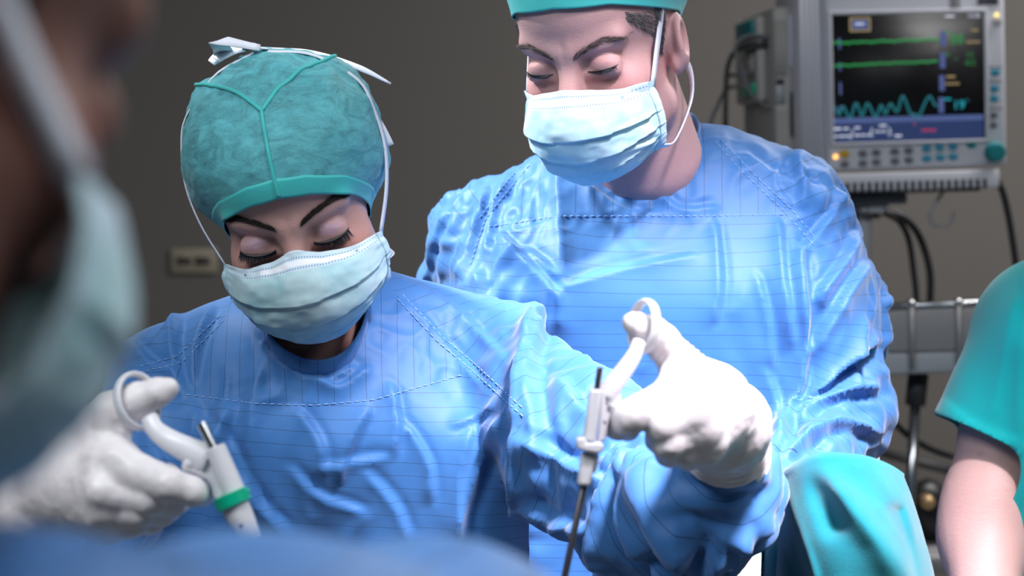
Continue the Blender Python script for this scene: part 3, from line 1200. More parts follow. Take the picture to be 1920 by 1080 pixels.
def tint_base(Q, brow, browc, lid, lidc, cheek=(1.06, 0.92, 0.90), stub=None):
    c = np.ones((len(Q), 3))
    x = np.abs(Q[:, 0])
    ck = np.exp(-(((x - 0.045) / 0.02) ** 2 + ((Q[:, 2] + 0.03) / 0.018) ** 2))
    ck += np.exp(-(((x) / 0.012) ** 2 + ((Q[:, 2] + 0.03) / 0.02) ** 2)) * 0.8
    c = c * (1 + ck[:, None] * (np.array(cheek) - 1))
    front = sstep(0.03, 0.06, Q[:, 1])
    bx = np.array([b[0] for b in brow])
    bz = np.interp(x, bx, [b[1] for b in brow])
    bw = np.interp(x, bx, [b[2] for b in brow])
    inb = sstep(bx[0] - 0.004, bx[0] + 0.006, x) * (1 - sstep(bx[-1] - 0.008, bx[-1] + 0.002, x))
    bm = inb * np.exp(-((Q[:, 2] - bz) / bw) ** 2) * front
    c = c * (1 + bm[:, None] * (np.array(browc) - 1))
    lm = np.exp(-(((x - 0.0325) / 0.013) ** 2 + ((Q[:, 2] - lid) / 0.0055) ** 2) ** 1.5) * front
    c = c * (1 + lm[:, None] * (np.array(lidc) - 1))
    sk = np.exp(-(((x - 0.019) / 0.007) ** 2 + ((Q[:, 2] + 0.002) / 0.011) ** 2)) * front
    c = c * (1 - 0.35 * sk[:, None])
    if stub is not None:
        st = sstep(-0.03, -0.055, Q[:, 2]) * sstep(-0.005, 0.01, Q[:, 1])
        c = c * (1 + st[:, None] * (np.array(stub) - 1))
    return c


def make_brows(hd, root, brow, m, n, rad, ln, seed):
    rng = random.Random(seed)
    for sgn in (1, -1):
        xs, zs, dr = [], [], []
        for k in range(n):
            t = rng.random()
            x = brow[0][0] + (brow[-1][0] - brow[0][0]) * t
            z = np.interp(x, [b[0] for b in brow], [b[1] for b in brow])
            w = np.interp(x, [b[0] for b in brow], [b[2] for b in brow])
            xs.append(sgn * x)
            zs.append(z + rng.uniform(-1, 1) * w * 0.75)
            up = 1.1 - 1.5 * t
            dr.append((sgn * 0.9, 0.0, up * 0.75 + rng.uniform(-.15, .15)))
        P = hd.face_pt(xs, zs, -0.0003)
        N = hd.nrm(P)
        D = np.array(dr)
        D = D - N * (D * N).sum(1)[:, None]
        D /= np.linalg.norm(D, axis=1)[:, None]
        hair_strands(hd.wld(P), D @ hd.R.T, [ln * rng.uniform(.6, 1.1) for _ in xs], rad, N @ hd.R.T, m, root, 'eyebrow', rng)


def make_lashes(hd, root, zc, sag, ln, rad, n, line, seed, slit=None, hw=0.0145):
    """lash line on the edge of the lowered upper lid, single lashes, optional slit of eye"""
    rng = random.Random(seed)
    for sgn in (1, -1):
        u = np.linspace(-1, 1, 25)
        xs = sgn * (0.0322 + u * hw)
        zs = zc - sag * (1 - u * u) + 0.0015 * u
        P = hd.face_pt(xs, zs, 0.0004)
        Pw = hd.wld(P)
        r = [line * (0.35 + 0.65 * (1 - a * a)) for a in u]
        ll = MB().tube(Pw, r, 6).build('lash_line', M['lash'], root)
        if slit:
            zs2 = zs - slit * (1 - u * u) * 0.55
            P2 = hd.face_pt(xs, zs2, -0.0004)
            MB().tube(hd.wld(P2), [slit * (0.08 + 0.5 * (1 - a * a)) for a in u], 8, flat=0.9).build('eye', M['eye'], root)
        uu = [rng.uniform(-0.95, 1.0) for _ in range(n)]
        X = [sgn * (0.0322 + a * hw) for a in uu]
        Z = [zc - sag * (1 - a * a) + 0.0015 * a for a in uu]
        P = hd.face_pt(X, Z, 0.0003)
        D = np.array([(sgn * (0.10 + 0.45 * a), 0.50, -0.72 + rng.uniform(-.12, .12)) for a in uu])
        D /= np.linalg.norm(D, axis=1)[:, None]
        ups = np.tile([0, 0.3, 0.9], (n, 1))
        hair_strands(hd.wld(P), D @ hd.R.T, [ln * (0.65 + 0.35 * a) * rng.uniform(.8, 1.1) for a in uu], rad, -ups @ hd.R.T, M['lash'], root, 'eyelashes', rng)


# ---- bouffant cap
def make_cap(hd, root, brim, rad, cen, ex, puff, seamY=None, corners=(), seed=1, band=0.10, nt=132, ne=64, hair=None):
    c = np.asarray(cen, float)
    th = np.linspace(0, 2 * math.pi, nt, endpoint=False)      # 0 = front (+y), pi/2 = +x
    sx, cy = np.sin(th), np.cos(th)
    zb = np.interp(np.abs(((th + math.pi) % (2 * math.pi)) - math.pi), [b[0] for b in brim], [b[1] for b in brim])
    # brim points on the head
    o = np.stack([0 * sx, 0 * sx + c[1], zb], 1)
    d = np.stack([sx, cy, 0 * sx], 1)
    rb = march(hd.fn, o, d, 0.18) + 0.0035
    B0 = o + d * rb[:, None]
    eb = np.arctan2(B0[:, 2] - c[2], np.hypot(B0[:, 0] - c[0], B0[:, 1] - c[1]))
    tt = np.linspace(0, 1, ne)
    e = eb[None, :] + (math.pi / 2 - eb[None, :]) * tt[:, None]
    TH = np.tile(th, (ne, 1))
    # horizontal heading follows the brim heading
    D = np.stack([np.cos(e) * np.sin(TH), np.cos(e) * np.cos(TH), np.sin(e)], -1)
    Df = D.reshape(-1, 3)
    a, b, z = rad
    rs = (np.abs(Df[:, 0] / a) ** ex + np.abs(Df[:, 1] / b) ** ex + np.abs(Df[:, 2] / z) ** ex) ** (-1 / ex)
    rh = march(hd.fn, c, Df, 0.2)
    w = np.tile(sstep(0.0, puff, tt)[:, None], (1, nt)).ravel()
    r = (rh + 0.0035) * (1 - w) + np.maximum(rs, rh + 0.005) * w
    nz = vnoise(Df * 6, seed) * 0.0022 + vnoise(Df * 13, seed + 5) * 0.0013 + vnoise(Df * 30, seed + 9) * 0.0006
    gather = np.sin(TH.ravel() * 34 + 3 * vnoise(Df * 5, seed + 2)) * 0.0007 * np.exp(-((np.tile(tt[:, None], (1, nt)).ravel() - 0.16) / 0.07) ** 2)
    r = r + (nz + gather) * w
    for (cd, amp, sg) in corners:
        cd = np.asarray(cd, float)
        cd /= np.linalg.norm(cd)
        r = r + amp * np.exp(-np.maximum(0, 1 - Df @ cd) ** 0.5 / sg)
    V = c + Df * r[:, None]
    F = []
    for i in range(ne - 2):
        for k in range(nt):
            k2 = (k + 1) % nt
            F.append((i * nt + k, i * nt + k2, (i + 1) * nt + k2, (i + 1) * nt + k))
    V = V[:(ne - 1) * nt]
    V = np.vstack([V, V[-nt:].mean(0)])
    top = len(V) - 1
    for k in range(nt):
        F.append(((ne - 2) * nt + k, (ne - 2) * nt + (k + 1) % nt, top))
    F = [f[::-1] for f in F]
    capo = mobj('surgical_cap', hd.wld(V), F, M['cap'], root)
    # band: second layer of fabric along the edge
    nb = max(3, int(band * ne))
    G = V[:ne * 0 + (nb + 1) * nt].reshape(nb + 1, nt, 3)
    ctr = np.array([0, c[1], 0])
    out = G - ctr
    out[..., 2] *= 0.25
    out /= np.linalg.norm(out, axis=-1)[..., None]
    Go = G + out * 0.0006
    Gi = G - out * 0.0004
    BV = np.concatenate([Gi[:1], Go, Gi[-1:]], 0).reshape(-1, 3)
    BF = []
    for i in range(nb + 2):
        for k in range(nt):
            k2 = (k + 1) % nt
            BF.append((i * nt + k, (i + 1) * nt + k, (i + 1) * nt + k2, i * nt + k2))
    mobj('cap_band', hd.wld(BV), BF, M['cap_band'], capo)

    def on_cap(dirs, off=0.0):
        dirs = np.asarray(dirs, float)
        dirs = dirs / np.linalg.norm(dirs, axis=1)[:, None]
        nn = V / 1.0
        vd = V - c
        vl = np.linalg.norm(vd, axis=1)
        vd = vd / vl[:, None]
        out = []
        for q in dirs:
            s_ = vd @ q
            ii = np.argsort(-s_)[:4]
            ww = 1 / (1e-5 + np.maximum(0, 1 - s_[ii]))
            out.append(c + q * ((vl[ii] * ww).sum() / ww.sum() + off))
        return np.array(out)
    if seamY:
        for path in seamY:
            P = on_cap(spline(path, 40), 0.0004)
            N = P - c
            MB().tube(lap_line(hd.wld(P)), 0.0022, 8, flat=0.8, nrm=None).build('cap_seam', M['cap_band'], capo)
    # dark hair gathered under the translucent cap
    if hair is not None:
        Vh = c + Df[:(ne - 1) * nt] * (np.minimum(r - 0.002, rh + 0.0015 + (np.maximum(rs, rh + .004) - rh) * hair[1] * w) - 0.0)[:(ne - 1) * nt, None]
        Vh = np.vstack([Vh, Vh[-nt:].mean(0)])
        k0 = 3 * nt
        Fh = [f for f in F if min(f) >= k0]
        mobj('hair', hd.wld(Vh), Fh, hair[0], root)
    return capo, on_cap


def lap_line(P, it=3):
    P = np.asarray(P, float).copy()
    for _ in range(it):
        P[1:-1] = 0.5 * P[1:-1] + 0.25 * (P[:-2] + P[2:])
    return P


# ---- pleated face mask
def make_mask(hd, root, net, pleats, seed, nu=90, nv=84, asym=0.0):
    net = np.array(net, float)                       # rows x 4 columns (s = 0 .. 1) x 3
    full = np.concatenate([net[:, :0:-1] * np.array([-1, 1, 1]), net], 1)       # 7 columns
    rows = np.stack([spline(full[:, k], nv) for k in range(7)], 1)
    G = np.stack([spline(rows[i], nu) for i in range(nv)], 0)
    u = np.linspace(0, 1, nu)
    v = np.linspace(0, 1, nv)
    Uu, Vv = np.meshgrid(u, v)
    du = np.gradient(G, axis=1)
    dv = np.gradient(G, axis=0)
    N = np.cross(du, dv)
    N /= np.linalg.norm(N, axis=-1)[..., None] + 1e-12
    if N[nv // 2, nu // 2, 1] < 0:
        N = -N
    disp = np.zeros_like(Uu)
    for (vp, am, tilt, bend, w) in pleats:
        vv = Vv - vp - tilt * (Uu - 0.5) - bend * (Uu - 0.5) ** 2
        saw = np.where(vv < 0, np.exp(vv / w), 0) - 0.65 * np.where(vv >= 0, np.exp(-vv / (w * .35)), 0)
        # soften the step
        fade = 0.35 + 0.65 * np.clip(np.abs(Uu - 0.5) * 2.4, 0, 1)
        disp += am * saw * fade * np.clip((0.5 - np.abs(Uu - 0.5)) * 14, 0.15, 1)
    Pn = np.stack([Uu.ravel() * 9, Vv.ravel() * 7, 0 * Uu.ravel()], 1)
    dn = vnoise(Pn, seed) * 0.0010 + vnoise(Pn * 2.3, seed + 3) * 0.0006
    # radiating creases from the lower corners
    for sx in (0, 1):
        ang = np.arctan2(Vv - 0.78, np.abs(Uu - sx) + 1e-3)
        rr = np.hypot(Vv - 0.78, Uu - sx)
        dn += (np.sin(ang * 9 + sx) * 0.0010 * np.exp(-(rr / 0.28) ** 2) * sstep(0.03, 0.12, rr)).ravel()
    disp += dn.reshape(disp.shape)
    G = G + N * disp[..., None]
    for _ in range(2):
        sd_ = hd.fn(G.reshape(-1, 3)).reshape(disp.shape)
        G = G + N * np.clip(0.0030 - sd_, 0, 0.02)[..., None]
    V = G.reshape(-1, 3)
    F = []
    for i in range(nv - 1):
        for k in range(nu - 1):
            F.append((i * nu + k, (i + 1) * nu + k, (i + 1) * nu + k + 1, i * nu + k + 1))
    if np.dot(np.cross(V[F[len(F) // 2][1]] - V[F[len(F) // 2][0]], V[F[len(F) // 2][3]] - V[F[len(F) // 2][0]]), N[nv // 2, nu // 2]) < 0:
        F = [f[::-1] for f in F]
    o = mobj('face_mask', hd.wld(V), F, M['mask'], root)
    uvl = o.data.uv_layers.new(name='mask')
    li = np.zeros(len(o.data.loops), np.int32)
    o.data.loops.foreach_get('vertex_index', li)
    UVv = np.stack([Uu.ravel(), Vv.ravel()], 1)
    uvl.data.foreach_set('uv', UVv[li].astype(np.float32).ravel())
    m = o.modifiers.new('thick', 'SOLIDIFY')
    m.thickness = 0.0009
    m.offset = -1
    # bound side edges
    for s_, col in ((0, 0), (1, nu - 1)):
        edge = G[:, col]
        ne_ = N[:, col]
        inw = G[:, 3 if s_ == 0 else nu - 4] - edge
        inw /= np.linalg.norm(inw, axis=1)[:, None]
        out = []
        wv = 0.0085
        for k in range(4):
            out.append(edge + inw * (wv * (k / 3 - 0.25)) + ne_ * 0.0014)
        A = np.stack(out, 1)
        Bk = A - ne_[:, None, :] * 0.0024
        BV = np.concatenate([A.reshape(-1, 3), Bk.reshape(-1, 3)])
        nA = nv * 4
        BF = []
        for i in range(nv - 1):
            for k in range(3):
                q = (i * 4 + k, (i + 1) * 4 + k, (i + 1) * 4 + k + 1, i * 4 + k + 1)
                BF.append(q)
                BF.append(tuple(x + nA for x in q[::-1]))
            BF.append((i * 4, i * 4 + nA, (i + 1) * 4 + nA, (i + 1) * 4))
            BF.append((i * 4 + 3, (i + 1) * 4 + 3, (i + 1) * 4 + 3 + nA, i * 4 + 3 + nA))
        bo = mobj('side_binding', hd.wld(BV), BF, M['binding'], o)
        bm2 = bmesh.new()
        bm2.from_mesh(bo.data)
        bmesh.ops.recalc_face_normals(bm2, faces=bm2.faces)
        bm2.to_mesh(bo.data)
        bm2.free()
        uvl = bo.data.uv_layers.new(name='mask')
        li = np.zeros(len(bo.data.loops), np.int32)
        bo.data.loops.foreach_get('vertex_index', li)
        vv = li % nA
        uvl.data.foreach_set('uv', np.stack([(vv % 4) / 3, (vv // 4) / (nv - 1)], 1).astype(np.float32).ravel())
    return o, G, N


def tie(hd, root, pts, w, name='tie', world=False, nrm_c=None, m=None):
    """flat tape lying round the head; normals point away from nrm_c"""
    P = np.asarray(pts, float)
    if not world:
        P = hd.wld(P)
    P = spline(P, 28)
    cc = hd.wld([nrm_c if nrm_c is not None else (0, -0.02, 0.03)])[0]
    N = P - cc
    return MB().ribbon(P, w, list(N), 0.0005).build(name, m or M['white_cloth'], root)


def off_head(hd, pts, off):
    """push local points out to lie on the head surface plus off"""
    P = np.asarray(pts, float)
    c = np.array([0, -0.01, 0.0])
    d = P - c
    d /= np.linalg.norm(d, axis=1)[:, None]
    r = march(hd.fn, c, d, 0.2)
    return c + d * (r + off)[:, None]


# ------------------------------------------------------------------ gowns
def crumple(V, N, dirs, seed, amp, fr):
    """sharp irregular creases: ridged noise, stretched along dirs"""
    A = V - dirs * ((V * dirs).sum(1) * 0.62)[:, None]
    w1 = vnoise(V * 9, seed + 40)
    P1 = A * fr + np.stack([vnoise(V * 14, seed + 1), vnoise(V * 14, seed + 2), vnoise(V * 14, seed + 3)], 1) * 0.55
    r1 = 1 - np.abs(vnoise(P1, seed + 4)) * 2.6
    P2 = A * fr * 2.1 + np.stack([vnoise(V * 26, seed + 5), vnoise(V * 26, seed + 6), vnoise(V * 26, seed + 7)], 1) * 0.5
    r2 = 1 - np.abs(vnoise(P2, seed + 8)) * 2.6
    m1 = sstep(-0.25, 0.45, w1)
    m2 = sstep(-0.1, 0.5, vnoise(V * 13, seed + 41))
    return amp * (np.clip(r1, -0.6, 1) * m1 + 0.4 * np.clip(r2, -0.6, 1) * m2)


def make_gown(root, fn, lo, hi, h, region, stripe, grow, hole, mt, folds=(), sub=1, name='gown', hc=0.0095, cr=None, fm=None, **kw):
    # large folds: a coarse cloth buckles; small ones are added on the fine mesh
    Vc, Fc = surf(fn, lo, hi, hc)
    Vc = lap_smooth(Vc, Fc, 2, 0.5)
    Xc = buckle(Vc, Fc, grow, **kw)
    V, F = surf(fn, lo, hi, h)
    V = lap_smooth(V, F, 2, 0.5)
    V, F = prune(V, F, ~hole(V))
    from mathutils.kdtree import KDTree
    kd = KDTree(len(Vc))
    for i_, p_ in enumerate(Vc):
        kd.insert(p_, i_)
    kd.balance()
    Dc = Xc - Vc
    nb = [kd.find_n(p_, 6) for p_ in V]
    ii = np.array([[q[1] for q in r] for r in nb])
    ww = np.array([[q[2] for q in r] for r in nb])
    ww = np.exp(-(ww / (hc * 0.75)) ** 2) + 1e-9
    ww /= ww.sum(1)[:, None]
    D = (Dc[ii] * ww[..., None]).sum(1)
    px, py, dd = project(V)
    N0 = vnormals(V, F)
    front = sstep(-0.1, 0.35, -(N0 @ FW))
    fold = np.zeros(len(V))
    for (poly, amp, wd, kind) in folds:
        poly = spline(poly, 12)
        dist, sg = seg_dist(px, py, poly)
        if kind == 'r':            # ridge
            fold += amp * np.exp(-(dist / wd) ** 2) * front
        elif kind == 't':          # tent: pressed crease
            fold += amp * np.exp(-dist / wd) * front
        elif kind == 's':          # step: one side proud of the other
            fold += amp * np.tanh(dist * sg / wd) * np.exp(-(dist / (wd * 9)) ** 2) * front
        elif kind == 'v':          # sharp ridge running out at both ends, valley on one side
            t_ = np.hypot(px - (poly[0][0] + poly[-1][0]) / 2, py - (poly[0][1] + poly[-1][1]) / 2) / (0.5 * np.hypot(*(poly[0] - poly[-1])) + 1)
            env = np.clip(1.25 - t_, 0, 1)
            sd_ = dist * sg
            prof = np.exp(-np.abs(sd_) / (wd * np.where(sd_ > 0, 0.6, 2.2))) - 0.42 * np.exp(-((sd_ - wd * 1.5) / (wd * .9)) ** 2)
            fold += 1.5 * amp * prof * np.minimum(1, env * 2) * front
    fold = np.clip(fold, -.0035, .022)
    fmk = np.ones(len(V)) if fm is None else fm(V)
    X = V + D + N0 * (fold * fmk)[:, None]
    if cr is not None:
        dirs, amps = cr(V)
        X = X + N0 * (crumple(V, N0, dirs, kw.get('seed', 1), 1.0, 34.0) * amps * fmk)[:, None]
    X = lap_smooth(X, F, 1, 0.25)
    for l_ in boundary_loops(F):
        if len(l_) > 8:
            Pb = X[l_]
            for _ in range(30):
                Pb = 0.5 * Pb + 0.25 * (np.roll(Pb, 1, 0) + np.roll(Pb, -1, 0))
            X[l_] = Pb
    o = mobj(name, X, F, mt, root, sub=sub)
    fc = V[F].mean(1)
    reg = region(fc)
    uvc = np.zeros((len(F), 4, 2))
    for k in range(4):
        uvc[:, k] = stripe(V[F[:, k]], reg)
    uvl = o.data.uv_layers.new(name='stripe')
    uvl.data.foreach_set('uv', uvc.reshape(-1).astype(np.float32))
    return o, X, F


def boundary_loops(F):
    e = np.vstack([F[:, [0, 1]], F[:, [1, 2]], F[:, [2, 3]], F[:, [3, 0]]])
    n = int(e.max()) + 1
    key = np.minimum(e[:, 0], e[:, 1]).astype(np.int64) * n + np.maximum(e[:, 0], e[:, 1])
    _, inv, cnt = np.unique(key, return_inverse=True, return_counts=True)
    be = e[cnt[inv.ravel()] == 1]
    nxt = {int(a): int(b) for a, b in be}
    loops = []
    while nxt:
        a = next(iter(nxt))
        lp = [a]
        b = nxt.pop(a)
        while b != a and b in nxt:
            lp.append(b)
            b = nxt.pop(b)
        loops.append(lp)
    return sorted(loops, key=len, reverse=True)


def bvh_of(X, F):
    return BVHTree.FromPolygons([tuple(v) for v in X], [tuple(int(i) for i in f) for f in F])


def stitch(root, bvh, lines, m, dash=0.0042, gap=0.0026, r=0.00042):
    """rows of dashed thread lying on the cloth along seams"""
    for poly in lines:
        pts = []
        for (a, b) in zip(poly[:-1], poly[1:]):
            n = max(2, int(math.hypot(b[0] - a[0], b[1] - a[1]) / 1.2))
            for k in range(n):
                t = k / n
                x, y = a[0] + (b[0] - a[0]) * t, a[1] + (b[1] - a[1]) * t
                ray = Vector(U(x, y, 1.0) - CAM).normalized()
                hit = bvh.ray_cast(Vector(CAM), ray)
                if hit[0] is not None:
                    pts.append(np.array(hit[0]) - np.array(ray) * 0.0006)
        if len(pts) < 4:
            continue
        b = MB()
        P = np.array(pts)
        s = np.concatenate([[0], np.cumsum(np.linalg.norm(np.diff(P, axis=0), axis=1))])
        t = 0
        while t + dash < s[-1]:
            A = np.array([np.interp(t, s, P[:, c]) for c in range(3)])
            Bp = np.array([np.interp(t + dash, s, P[:, c]) for c in range(3)])
            if np.linalg.norm(A - Bp) < dash * 1.6:
                b.tube([A, Bp], r, 4)
            t += dash + gap
        b.build('stitching', m, root)


def collar(root, X, loop, axis_pt, up, wdt, m, lean=0.5):
    P = X[loop]
    n = len(P)
    for _ in range(12):
        P = 0.5 * P + 0.25 * (np.roll(P, 1, 0) + np.roll(P, -1, 0))
    out = P - np.asarray(axis_pt)
    out -= np.outer(out @ up, up)
    out /= np.linalg.norm(out, axis=1)[:, None]
    rows = []
    for (a, o_) in ((0.0, 0.0022), (0.45, 0.0040), (0.9, 0.0040), (1.0, 0.0026), (0.9, 0.0010), (0.0, -0.0012)):
        rows.append(P + up * (wdt * (a - 0.35)) - out * (wdt * (a - 0.35) * lean) + out * o_)
    V = np.concatenate(rows)
    F = []
    k = len(rows)
    for i in range(k):
        for j in range(n):
            F.append((i * n + j, i * n + (j + 1) % n, ((i + 1) % k) * n + (j + 1) % n, ((i + 1) % k) * n + j))
    o = mobj('collar', V, F, m, root)
    bm2 = bmesh.new()
    bm2.from_mesh(o.data)
    bmesh.ops.recalc_face_normals(bm2, faces=bm2.faces)
    bm2.to_mesh(o.data)
    bm2.free()
    uvl = o.data.uv_layers.new(name='stripe')
    li = np.zeros(len(o.data.loops), np.int32)
    o.data.loops.foreach_get('vertex_index', li)
    s = (li % n) / n * np.linalg.norm(np.diff(np.vstack([P, P[:1]]), axis=0), axis=1).sum() / 0.014
    uvl.data.foreach_set('uv', np.stack([s, 0 * s], 1).astype(np.float32).ravel())
    return o


def rbox(P, c, b, r):
    q = np.abs(P - np.asarray(c)) - np.asarray(b)
    return np.linalg.norm(np.maximum(q, 0), axis=1) + np.minimum(q.max(1), 0) - r


def chain(P, pts, k=0.02):
    d = None
    for (a, ra), (b, rb) in zip(pts[:-1], pts[1:]):
        q = cap(P, a, b, ra, rb)
        d = q if d is None else smin(d, q, k)
    return d


def chain_s(P, pts):
    """arc length along a chain of joints for each point"""
    sw = np.zeros(len(P)) + 1e-12
    s = np.zeros(len(P))
    acc = 0.0
    for (a, ra), (b, rb) in zip(pts[:-1], pts[1:]):
        a = np.asarray(a)
        b = np.asarray(b)
        ab = b - a
        l = np.linalg.norm(ab)
        t = ((P - a) @ ab) / (l * l)
        tc = np.clip(t, 0, 1)
        d = np.linalg.norm(P - a - tc[:, None] * ab, axis=1)
        t2 = np.clip(t, -0.6, 1.6)
        w = np.exp(-d / 0.008) + 1e-9
        s += w * (acc + t2 * l)
        sw += w
        acc += l
    return s / sw


def chain_dir(P, pts):
    best = np.full(len(P), 1e9)
    D = np.zeros_like(P)
    for (a, ra), (b, rb) in zip(pts[:-1], pts[1:]):
        a = np.asarray(a)
        b = np.asarray(b)
        ab = b - a
        t = np.clip(((P - a) @ ab) / (ab @ ab), 0, 1)
        d = np.linalg.norm(P - a - t[:, None] * ab, axis=1)
        m = d < best
        D[m] = ab / np.linalg.norm(ab)
        best = np.where(m, d, best)
    return D


def lower_body(root, x, y, ztop, rx, ry, skirt_m, zskirt=0.35):
    """what lies below the frame: skirt of the gown, legs, clogs"""
    b = MB()
    n = 40
    V = []
    prof = [(1.0, ztop), (1.02, ztop - 0.25), (1.10, (ztop + zskirt) / 2), (1.16, zskirt)]
    for (s, z) in prof:
        for k in range(n):
            q = 2 * math.pi * k / n
            f = 1 + 0.04 * math.sin(9 * q) * (ztop - z)
            V.append((x + rx * s * f * math.cos(q), y + ry * s * f * math.sin(q), z))
    F = [(i * n + k, i * n + (k + 1) % n, (i + 1) * n + (k + 1) % n, (i + 1) * n + k) for i in range(len(prof) - 1) for k in range(n)]
    b.add(V, F)
    o = b.build('gown_skirt', skirt_m, root, sub=1)
    for s in (-1, 1):
        MB().tube([(x + s * 0.09, y, 0.75), (x + s * 0.09, y, 0.45), (x + s * 0.095, y + 0.01, 0.08)], [0.085, 0.065, 0.055], 14).build('trouser_leg', M['trouser'], root)
        MB().box((x + s * 0.095, y - 0.05, 0.045), (0.10, 0.27, 0.09), bev=0.035).build('clog', M['shoe'], root, sub=1)
    return o
# ------------------------------------------------------------------ the woman
WT = U(556, 376, 1.775)
WH = Head(WT, rot(-1, -12, 19))
wr = thing('person', (U(600, 900, 1.88)[0], U(600, 900, 1.88)[1], 0), 'person in blue gown and tall seamed teal cap working with two instruments', 'person')
WBROW = [(0.010, 0.0115, 0.0028), (0.022, 0.0180, 0.0034), (0.040, 0.0245, 0.0030), (0.058, 0.0215, 0.0018)]
make_body(wr, WH, (WH.wld([(0, -0.03, -0.04)])[0], U(592, 700, 1.865), 0.050, 0.054),
          (U(595, 820, 1.89), (0.12, 0.070, 0.09)), M['skin_w'],
          lambda Q: tint_base(Q, WBROW, (0.16, 0.14, 0.15), 0.000, (0.70, 0.78, 1.10), (1.10, 0.92, 0.88)), ear=False)
make_brows(WH, wr, WBROW, M['hair_dark'], 420, 0.00030, 0.0065, 3)
make_lashes(WH, wr, -0.0080, 0.0034, 0.0085, 0.00032, 110, 0.0016, 5, hw=0.0155)
WBRIM = [(0.0, 0.041), (0.25, 0.037), (0.6, 0.022), (1.0, -0.004), (1.4, -0.030), (1.9, -0.050), (math.pi, -0.062)]
wcap, w_on = make_cap(WH, wr, WBRIM, (0.0900, 0.098, 0.092), (0, -0.012, 0.028), 2.5, 0.38,
                      seamY=[[(0, .98, 0.14), (0, .93, .36), (0, .82, .58), (0, .66, .75)],
                             [(0, .66, .75), (.18, .42, .86), (.40, .10, .88), (.58, -.16, .80)],
                             [(0, .66, .75), (-.18, .42, .86), (-.40, .10, .88), (-.58, -.16, .80)]],
                      corners=[((.58, -.16, .80), 0.011, 0.15), ((-.58, -.16, .80), 0.011, 0.15)], seed=3, hair=(M['hair_dark'], 0.75), band=0.115)
WNET = [
    [(0, .0960, -.008), (.022, .0910, -.015), (.047, .0775, -.022), (.0690, .046, -.027)],
    [(0, .1140, -.027), (.025, .1070, -.029), (.051, .0870, -.032), (.0720, .047, -.036)],
    [(0, .1180, -.049), (.028, .1105, -.049), (.053, .0890, -.049), (.0725, .046, -.049)],
    [(0, .1130, -.070), (.029, .1055, -.069), (.053, .0840, -.065), (.0715, .044, -.060)],
    [(0, .1010, -.088), (.027, .0945, -.086), (.049, .0760, -.079), (.0680, .042, -.069)],
    [(0, .0840, -.103), (.022, .0790, -.100), (.042, .0640, -.091), (.0620, .040, -.077)],
]
wmask, WG, WN = make_mask(WH, wr, WNET, [(0.40, 0.0034, 0.02, -0.10, 0.10), (0.62, 0.0030, -0.02, -0.25, 0.09), (0.82, 0.0020, 0.0, -0.3, 0.08)], 7)
# tapes: up over the cap to a bow on the crown, and back round the neck
for s in (0, 1):
    sx = 1 if WG[0, 0 if s == 0 else -1, 0] > 0 else -1
    p0 = WG[0, 0 if s == 0 else -1]
    up1 = w_on([(sx * .98, .22, .10), (sx * .92, .05, .42), (sx * .80, -.06, .66), (sx * .45, -.12, .95), (sx * .06, -.16, 1.0)], 0.0008)
    tie(WH, wmask, [p0 + [0, 0, -.004], (p0 + up1[0]) / 2 + np.array([sx * .004, 0, 0])] + list(up1), 0.0065)
    p1 = WG[-1, 0 if s == 0 else -1]
    tie(WH, wmask, [p1, p1 + np.array([0, -0.03, 0.004]), (sx * .066, -.04, -.085), (sx * .03, -.085, -.08), (0, -.092, -.078)], 0.006)
bow = w_on([(0, -.16, 1.0)], 0.004)[0]
bw = WH.wld([bow])[0]
for pts, w in (([bw, bw + .035 * RT * -1 + UP * .006, U(418, 98, 1.80), U(396, 118, 1.80)], [0.010, .016, .018, .010]),
               ([bw, U(560, 95, 1.80), U(620, 108, 1.79), U(680, 130, 1.79), U(733, 157, 1.79)], [0.007, .007, .007, .008, .002]),
               ([bw + RT * -.01, U(470, 88, 1.80), U(440, 92, 1.80), U(405, 112, 1.79)], [.010, .016, .016, .010])):
    P = spline(pts, 24)
    wd = np.interp(np.linspace(0, 1, 24), np.linspace(0, 1, len(w)), w)
    MB().ribbon(P, list(wd), [UP * .8 - FW * .6] * 24, 0.0005).build('tie_bow', M['white_cloth'], wmask)
P = spline([U(706, 228, 1.78), U(716, 245, 1.775), U(730, 274, 1.775)], 10)
MB().ribbon(P, 0.009, [-FW] * 10, 0.0005).build('tie_end', M['white_cloth'], wmask)

# --- gown
W_SL_R = [(U(915, 690, 1.86), .058), (U(1085, 835, 1.76), .064), (U(1250, 985, 1.68), .064), (U(1338, 925, 1.60), .048), (U(1362, 848, 1.545), .026)]
W_SL_L = [(U(310, 722, 1.86), .048), (U(205, 930, 1.76), .046), (U(20, 1200, 1.64), .050), (U(-45, 1088, 1.555), .034)]
WC = U(605, 1150, 1.885)


def w_torso(P):
    d = rbox(P, WC - np.array([0, .022, 0]), (.146, .042, .17), .042)
    d = smin(d, cap(P, U(305, 712, 1.87), U(470, 668, 1.875), .050, .058), .05)
    d = smin(d, cap(P, U(920, 662, 1.87), U(700, 622, 1.875), .052, .060), .05)
    d = smin(d, ell(P, U(600, 800, 1.84), (.15, .085, .11)), .06)
    return d


def w_gown(P):
    d = w_torso(P)
    d = smin(d, chain(P, W_SL_R, .03), .014)
    d = smin(d, chain(P, W_SL_L, .03), .016)
    return d


def seamline(px, pts):
    return np.interp(px, [p[0] for p in pts], [p[1] for p in pts])


W_SEAM = [(200, 715), (350, 740), (480, 757), (590, 760), (700, 750), (870, 702), (940, 690), (1100, 640)]
W_RAG_R = [(735, 545), (870, 690), (985, 800), (990, 1100)]
W_RAG_L = [(430, 590), (330, 690), (235, 800), (200, 1100)]


